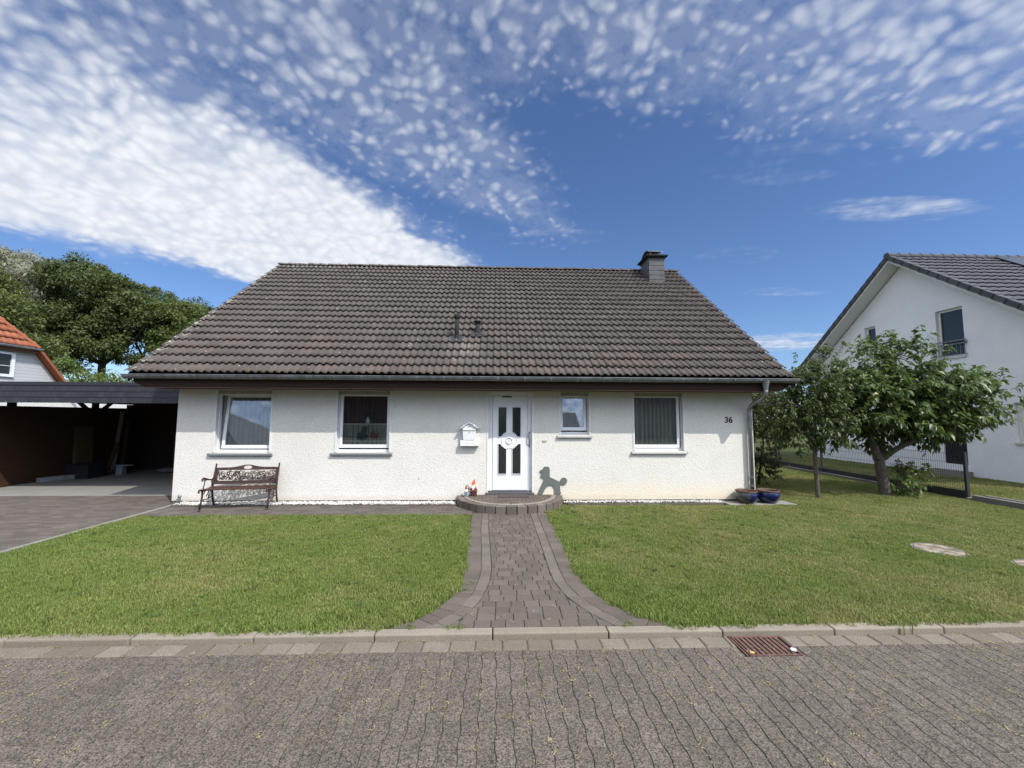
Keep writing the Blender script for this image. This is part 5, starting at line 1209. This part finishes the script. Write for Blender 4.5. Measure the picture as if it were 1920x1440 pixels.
for a, c in ((7.0, 8.42),):
    f.box(X, X+.07, a, a+.08, 3.36, 4.36); f.box(X, X+.07, c-.12, c, 3.36, 4.36); f.box(X, X+.07, a+.08, c-.12, 4.28, 4.36); f.box(X, X+.07, a+.08, c-.12, 3.36, 3.47); f.box(X, X+.05, a+.08, c-.12, 3.80, 3.82)
W_ = f.build('window', M['pvc'], ln); f = MB(); f.box(X+.005, X+.02, 7.05, 8.32, 3.4, 4.3); f.build('pane', M['black_glass'], W_)

# ------------------------------------------------------------------ carport
cpo = thing('carport', (-10, 3, 0), 'flat-roofed timber carport with dark slate fascia, left of the white house', 'carport')
CY, CYB = .80, 5.6; zF0, zF1 = 2.175, 2.60
f = MB(); f.box(-15.5, -6.93, CY+.03, CYB, 2.42, 2.56); 
for k in range(9): y = 1.3+k*.5; f.box(-15.5, -6.94, y, y+.08, 2.30, 2.419)
f.build('roof_deck', M['wood_dark'], cpo)
f = MB(); f.box(-15.5, -6.93, CY-.02, CYB+.05, 2.561, 2.585); f.build('roof_felt', M['felt'], cpo)
f = MB()
for r in range(3):
    z1 = zF1-.085-r*.135+.02; z0 = z1-.15; x = -15.5+(r % 2)*.075
    while x < -6.95: f.rv = random.random(); f.add([(x+.002, CY-.016, z0), (x+.148, CY-.016, z0), (x+.148, CY-.002, z1), (x+.002, CY-.002, z1), (x+.002, CY-.006, z0), (x+.148, CY-.006, z0)], [(0, 1, 2, 3), (0, 4, 5, 1)]); x += .15
f.rv = .6; f.box(-15.5, -6.93, CY-.022, CY+.02, zF1-.075, zF1+.0); f.build('slate_fascia', M['shingle'], cpo)
f = MB(); f.box(-15.5, -6.94, CY+.0, CY+.028, zF0+.0, zF1-.08); f.build('fascia_board', M['wood_dark'], cpo)
WX = -12.6
for y in (1.15, 2.05, 4.25): f = MB(); f.box(WX-.06, WX+.06, y-.06, y+.06, 0, 2.30); f.build('post', M['wood_dark'], cpo)
f = MB(); f.box(WX-.06, WX+.06, CY+.03, CYB, 2.19, 2.299); f.build('beam', M['wood_dark'], cpo)
for s_ in (-1, 1): f = MB(); f.beam((WX, 4.25+s_*.06, 1.85), (WX, 4.25+s_*.55, 2.25), .08, .09, (1, 0, 0)); f.build('brace', M['wood_dark'], cpo)
f = MB(); z = .02
while z < 1.96: f.rv = random.random(); f.box(WX+.062, WX+.082-(.004 if int(z*100)%24 > 11 else 0), .85, 5.38, z, z+.119); z += .12
f.box(WX+.045, WX+.0615, .85, 5.38, .01, 1.99); f.box(WX+.055, WX+.09, .85, 5.38, 1.985, 2.02); f.build('board_wall', M['wood_brown'], cpo)
f = MB(); x = WX+.1
while x < -6.95: f.rv = random.random(); f.box(x, x+.118, CYB-.15, CYB-.12, 0, 2.3); x += .12
f.box(WX-.06, WX+.09, 5.39, CYB-.121, 0, 2.18); f.build('rear_wall', M['wood_dark'], cpo)
f = MB(); y = 2.2
while y < 5.4: f.rv = random.random(); f.box(XL-.03, XL-.008, y, y+.118, 0.02, 2.3); y += .12
f.build('side_boarding', M['wood_brown'], cpo)
f = MB(); f.add([(-12.50, 3.60, .0), (-12.50, 4.12, .0), (-12.51, 4.12, 1.48), (-12.51, 3.60, 1.48), (-12.38, 3.60, .0), (-12.38, 4.12, .0), (-12.49, 4.12, 1.48), (-12.49, 3.60, 1.48)], [(0, 1, 2, 3), (4, 7, 6, 5), (0, 4, 5, 1), (1, 5, 6, 2), (2, 6, 7, 3), (3, 7, 4, 0)])
tag(f.build('wooden_board', M['osb']), 'tan wooden board leaning on the carport side wall behind the dark tub', 'board')
t = thing('storage_tub', (-12.05, 3.62, 0), 'dark square plastic tub on the carport floor before the leaning board', 'tub')
f = MB(); f.prism([(-12.40, 3.35), (-11.80, 3.35), (-11.80, 3.80), (-12.40, 3.80)], 2, .0, .02)
for a in ((-12.42, -11.78, 3.33, 3.36), (-12.42, -11.78, 3.79, 3.82), (-12.42, -12.39, 3.361, 3.789), (-11.81, -11.78, 3.361, 3.789)): f.box(*a, .0, .40)
f.build('tub_body', M['blue_cloth'], t); f = MB(); f.box(-12.44, -11.76, 3.305, 3.329, .37, .41); f.build('tub_rim', M['black'], t)
f = MB(); f.obox((-12.35, 3.05, .06), (.25, 1, 0), (1, -.25, 0), (0, 0, 1), .36, .14, .055); tag(f.build('flat_box', M['box_grey'], bevel=.006), 'flat pale grey box lying left of the tub in the carport', 'box')
for (x, y, h, tl, lb, mt) in ((-12.2, 4.55, 1.95, .10, 'taller pale grey plank leaning upright behind the tub', 'plank'), (-11.98, 4.6, 1.7, .02, 'dark narrow upright plank right of the pale one', 'wood_brown'), (-11.95, 4.05, 1.0, .32, 'short slanting brown plank right beside the tub', 'wood_brown')):
    f = MB(); f.beam((x, y, 0), (x+tl*.6, y+.12, h), .12, .03, (0, 1, 0)); tag(f.build('plank', M[mt]), lb, 'plank', 'planks leaning in the carport')
f = MB(); f.box(-11.75, -11.55, 4.15, 4.3, 0, .26); f.box(-11.76, -11.35, 4.14, 4.31, .262, .30); tag(f.build('small_stand', M['box_grey'], bevel=.008), 'small pale stand on the carport floor right of the planks', 'stand')
tp = simple('grey_sack', (.16, .155, .14), .9, 0, .3, 12)
f = MB(); f.ball((-10.6, 4.7, .07), .35, .2, .08, 14, 6); f.ball((-10.2, 4.8, .06), .25, .18, .07, 14, 6); tag(f.build('sack', tp, smooth=True), 'flattened grey sack on the floor at the back of the carport', 'sack')

# ------------------------------------------------------------------ houses opposite (seen only as reflections)
def opposite(x0, x1, y0, y1, hw, hr, mat, label, wall, gable):
    t = thing('opposite_house', ((x0+x1)/2, y1, 0), label, 'house'); f = MB()
    f.box(x0, x1, y0, y1, 0, hw); f.build('wall', wall, t)
    f = MB()
    if gable:
        xm = (x0+x1)/2; f.prism([(x0, hw+.001), (x1, hw+.001), (xm, hr-.15)], 1, y0, y1); f.build('gable', wall, t); f = MB(); f.prism([(x0-.5, hw-.35), (xm, hr), (x1+.5, hw-.35), (x1+.5, hw-.15), (xm, hr+.2), (x0-.5, hw-.15)], 1, y0-.5, y1+.5)
    else:
        ym = (y0+y1)/2; f.prism([(y0-.5, hw-.25), (ym, hr), (y1+.5, hw-.25), (y1+.5, hw-.05), (ym, hr+.2), (y0-.5, hw-.05)], 0, x0-.5, x1+.5)
        g2 = MB(); g2.prism([(y0, hw+.001), (y1, hw+.001), (ym, hr-.15)], 0, x0, x1); g2.build('gable', wall, t)
    f.build('roof', mat, t)
    for k in range(3):
        f = MB(); a = x0+(x1-x0)*(.18+.28*k); f.box(a, a+1.1, y1+.001, y1+.05, 1.0, 2.2); f.build('window', M['black_glass'], t)
opposite(-16.0, -6.5, -36, -27, 4.3, 8.0, M['tile_brown'], 'brown-roofed house across the road, reflected in the second window', simple('brown_brick_wall', (.16, .07, .05), .8), False)
opposite(1.5, 7.4, -36, -27, 3.4, 6.6, M['tile_dark'], 'dark-roofed house across the road, reflected in the small window', simple('grey_wall', (.12, .12, .12), .8), False)
opposite(9.0, 21, -36, -27, 5.0, 8.6, M['tile_dark'], 'grey gabled house across the road, reflected in the rightmost window', simple('dim_wall', (.10, .10, .10), .8), True)
opposite(-31, -21.5, -37, -28, 4.2, 9.5, M['tile_dark'], 'pale gabled house across the road, reflected in the leftmost window', simple('pale_wall', (.45, .45, .43), .8), True)

# ------------------------------------------------------------------ weeds in the road joints
def weeds(name, n, xr_, yf_, zz_, mat, size, label, jx=None, per=(8, 18), flat=.2):
    V, F, Rn = [], [], []; base_ = 0
    for i in range(n):
        x = rng.uniform(*xr_); y = yf_(); 
        if jx: x = round(x/PW)*PW+.010*math.sin((y+5.495)/PL*2*math.pi+.6)+rng.normal()*.004
        if jx and math.sin(x*2.1+y*3.7)+math.sin(x*5.3-y*4.1+1)+rng.normal()*.8 < -.35: continue
        k = rng.integers(*per); s_ = size*rng.uniform(.5, 1.4)
        a = rng.uniform(0, 6.28, k); rr = s_*rng.random(k)**.7; cx_ = x+np.cos(a)*rr*rng.choice([.5, 1.0, 1.3]); cyy = y+np.sin(a)*rr*1.2
        l = s_*rng.uniform(.25, .7, k); d = rng.uniform(0, 6.28, k); w_ = l*rng.uniform(.12, .4, k)
        p0 = np.c_[cx_, cyy, np.full(k, zz_)]; p1 = np.c_[cx_+np.cos(d)*l, cyy+np.sin(d)*l, zz_+l*flat]; p2 = np.c_[cx_+np.cos(d)*l*.5-np.sin(d)*w_, cyy+np.sin(d)*l*.5+np.cos(d)*w_, zz_+l*flat*.8]; p3 = np.c_[cx_+np.cos(d)*l*.5+np.sin(d)*w_, cyy+np.sin(d)*l*.5-np.cos(d)*w_, zz_+l*flat*.8]
        V.append(np.stack([p0, p3, p1, p2], 1).reshape(-1, 3)); F.append(base_+np.arange(k)[:, None]*4+np.arange(4)); Rn.append(np.clip(np.full(k, rng.random())*.6+rng.random(k)*.4, 0, 1)); base_ += 4*k
    o = npmesh(name, np.concatenate(V), np.concatenate(F), np.concatenate(Rn), M[mat]); tag(o, label, 'weeds', kind='stuff')
weeds('road_weeds', 1500, (-7, 7), lambda: -5.50-abs(rng.normal())*.7, -.049, 'weed', .021, 'dry yellowish weeds sprouting from the road joints', True)
weeds('kerb_weeds', 210, (-7, 7), lambda: -5.345+rng.normal()*.004-(rng.random() < .35)*.15, -.047, 'weed', .022, 'straw-coloured moss tufts in the gutter sett joints')
weeds('path_weeds', 34, (-.35, .95), lambda: rng.uniform(-5.15, -4.1), .001, 'weed', .022, 'small pale tufts on the near end of the path')
weeds('green_weeds', 12, (-.5, -.25), lambda: rng.uniform(-4.6, -4.2), .002, 'weed_green', .03, 'green weeds on the left border stones of the path', flat=.6)
lawnx = lambda a, c: None
weeds('left_lawn_weeds', 260, (-6.4, -.9), lambda: rng.uniform(-5.1, -1.4), .008, 'clover', .045, 'darker clover patches in the left lawn', per=(14, 34), flat=.3)
weeds('right_lawn_weeds', 300, (1.3, 9.5), lambda: rng.uniform(-4.9, -.7), .008, 'clover', .045, 'darker clover patches in the right lawn', per=(14, 34), flat=.3)
weeds('pot_weeds', 30, (6.1, 6.9), lambda: rng.uniform(-.55, -.1), .003, 'soil', .05, 'dark dead plant scraps on the grass beside the blue pots')

# ------------------------------------------------------------------ grass: instanced tufts of real blades
gcol = bpy.data.collections.new('grass_tufts')
for vtx in range(5):
    nb_ = 46; a = rng.uniform(0, 6.28, nb_); r = .052*np.sqrt(rng.random(nb_)); h = rng.uniform(.012, .026, nb_)*(1+.25*(rng.random(nb_) < .08)); ln_ = rng.uniform(0, 6.28, nb_); le = h*rng.uniform(.15, .95, nb_); w_ = rng.uniform(.0016, .0030, nb_)
    bx = np.cos(a)*r; by = np.sin(a)*r; px2 = -np.sin(ln_)*w_; py2 = np.cos(ln_)*w_
    b0 = np.c_[bx-px2, by-py2, np.full(nb_, -.022)]; b1 = np.c_[bx+px2, by+py2, np.full(nb_, -.022)]
    m0 = np.c_[bx+np.cos(ln_)*le*.35-px2*.8, by+np.sin(ln_)*le*.35-py2*.8, h*.62]; m1 = np.c_[bx+np.cos(ln_)*le*.35+px2*.8, by+np.sin(ln_)*le*.35+py2*.8, h*.62]; tp_ = np.c_[bx+np.cos(ln_)*le, by+np.sin(ln_)*le, h]
    V = np.stack([b0, b1, m1, m0, tp_], 1).reshape(-1, 3); i5 = np.arange(nb_)[:, None]*5
    F = np.concatenate([i5+np.array([0, 1, 2]), i5+np.array([0, 2, 3]), i5+np.array([3, 2, 4])], 1).reshape(-1, 3)
    o = npmesh('grass_tuft', V, F, np.repeat(rng.random(nb_), 3), M['grass']); col.objects.unlink(o); gcol.objects.link(o)
pathpoly = LP+RP[::-1]
def cand(x0, x1, y0, y1, dens):
    n = int((x1-x0)*(y1-y0)*dens); return rng.uniform(x0, x1, n), rng.uniform(y0, y1, n)
PX, PY, PS = [], [], []
for (x0, x1, y0, y1, dens) in ((-6.6, 8.6, -5.225, -3.4, 620), (-6.6, 9.6, -3.4, -1.05, 400), (9.6, 10.6, -3.4, -1.05, 300), (.9, 10.6, -1.05, .6, 330), (5.9, 10.6, .6, 9, 170), (10.6, 15, -4.5, 10, 130)):
    x, y = cand(x0, x1, y0, y1, dens)
    ok = ~inpoly(x, y, pathpoly) & ~((x < -.3) & (y > -1.14)) & ~((np.hypot(x-.275, y) < 1.17)) & ~((x < 4.9) & (y > -.22)) & ~((x < 6.36) & (y > -.44)) & ~((x < 5.8) & (y > -.3))
    ok &= ~(np.hypot(x-6.22, y+3.29) < .29) & ~(np.hypot(x-6.8, y+3.98) < .26) & ~((x > 10.62) & (x < 11.08) & (y < .1)) & ~((x > 14.3) & (y > 3.2) & (y < 4.8))
    PX.append(x[ok]); PY.append(y[ok]); PS.append(np.full(ok.sum(), 1.0 if y0 < -1.1 else 1.15))
# spill over the kerb and path edges
x = rng.uniform(-6.6, 8, 420); x = x[(x < -.95) | (x > 1.6)]; PX.append(x); PY.append(-5.232+rng.normal(size=len(x))*.008); PS.append(np.full(len(x), 1.25))
PX, PY, PS = np.concatenate(PX), np.concatenate(PY), np.concatenate(PS)
PS = PS*(1+.22*np.sin(PX*2.7+1.3*np.sin(PY*1.9))*np.sin(PY*3.1+PX*.7)+.10*np.sin(PX*9+PY*7))*(1+.35*(rng.random(len(PS)) < .03))
me = bpy.data.meshes.new('grass'); me.vertices.add(len(PX)); me.vertices.foreach_set('co', np.c_[PX, PY, np.zeros(len(PX))].astype(np.float32).ravel())
at = me.attributes.new('sz', 'FLOAT', 'POINT'); at.data.foreach_set('value', (PS*rng.uniform(.75, 1.25, len(PX))).astype(np.float32))
go = bpy.data.objects.new('grass', me); col.objects.link(go); tag(go, 'short mown grass with dry patches on both sides of the path', 'grass', kind='stuff')
nt = bpy.data.node_groups.new('scatter', 'GeometryNodeTree'); nt.interface.new_socket('Geometry', in_out='INPUT', socket_type='NodeSocketGeometry'); nt.interface.new_socket('Geometry', in_out='OUTPUT', socket_type='NodeSocketGeometry')
nn = nt.nodes; gi = nn.new('NodeGroupInput'); go_ = nn.new('NodeGroupOutput'); ci = nn.new('GeometryNodeCollectionInfo'); ci.inputs['Collection'].default_value = gcol; ci.inputs['Separate Children'].default_value = True
ip = nn.new('GeometryNodeInstanceOnPoints'); ip.inputs['Pick Instance'].default_value = True
rr1 = nn.new('FunctionNodeRandomValue'); rr1.data_type = 'INT'; rr1.inputs[4].default_value = 0; rr1.inputs[5].default_value = 4
rr2 = nn.new('FunctionNodeRandomValue'); rr2.data_type = 'FLOAT_VECTOR'; rr2.inputs[0].default_value = (0, 0, 0); rr2.inputs[1].default_value = (0, 0, 6.283)
sa = nn.new('GeometryNodeInputNamedAttribute'); sa.data_type = 'FLOAT'; sa.inputs['Name'].default_value = 'sz'
m2p = nn.new('GeometryNodeMeshToPoints')
L_ = nt.links.new; L_(gi.outputs[0], m2p.inputs['Mesh']); L_(m2p.outputs[0], ip.inputs['Points']); L_(ci.outputs[0], ip.inputs['Instance']); L_(rr1.outputs[2], ip.inputs['Instance Index']); L_(rr2.outputs[0], ip.inputs['Rotation']); L_(sa.outputs[0], ip.inputs['Scale']); L_(ip.outputs[0], go_.inputs[0])
md = go.modifiers.new('scatter', 'NODES'); md.node_group = nt
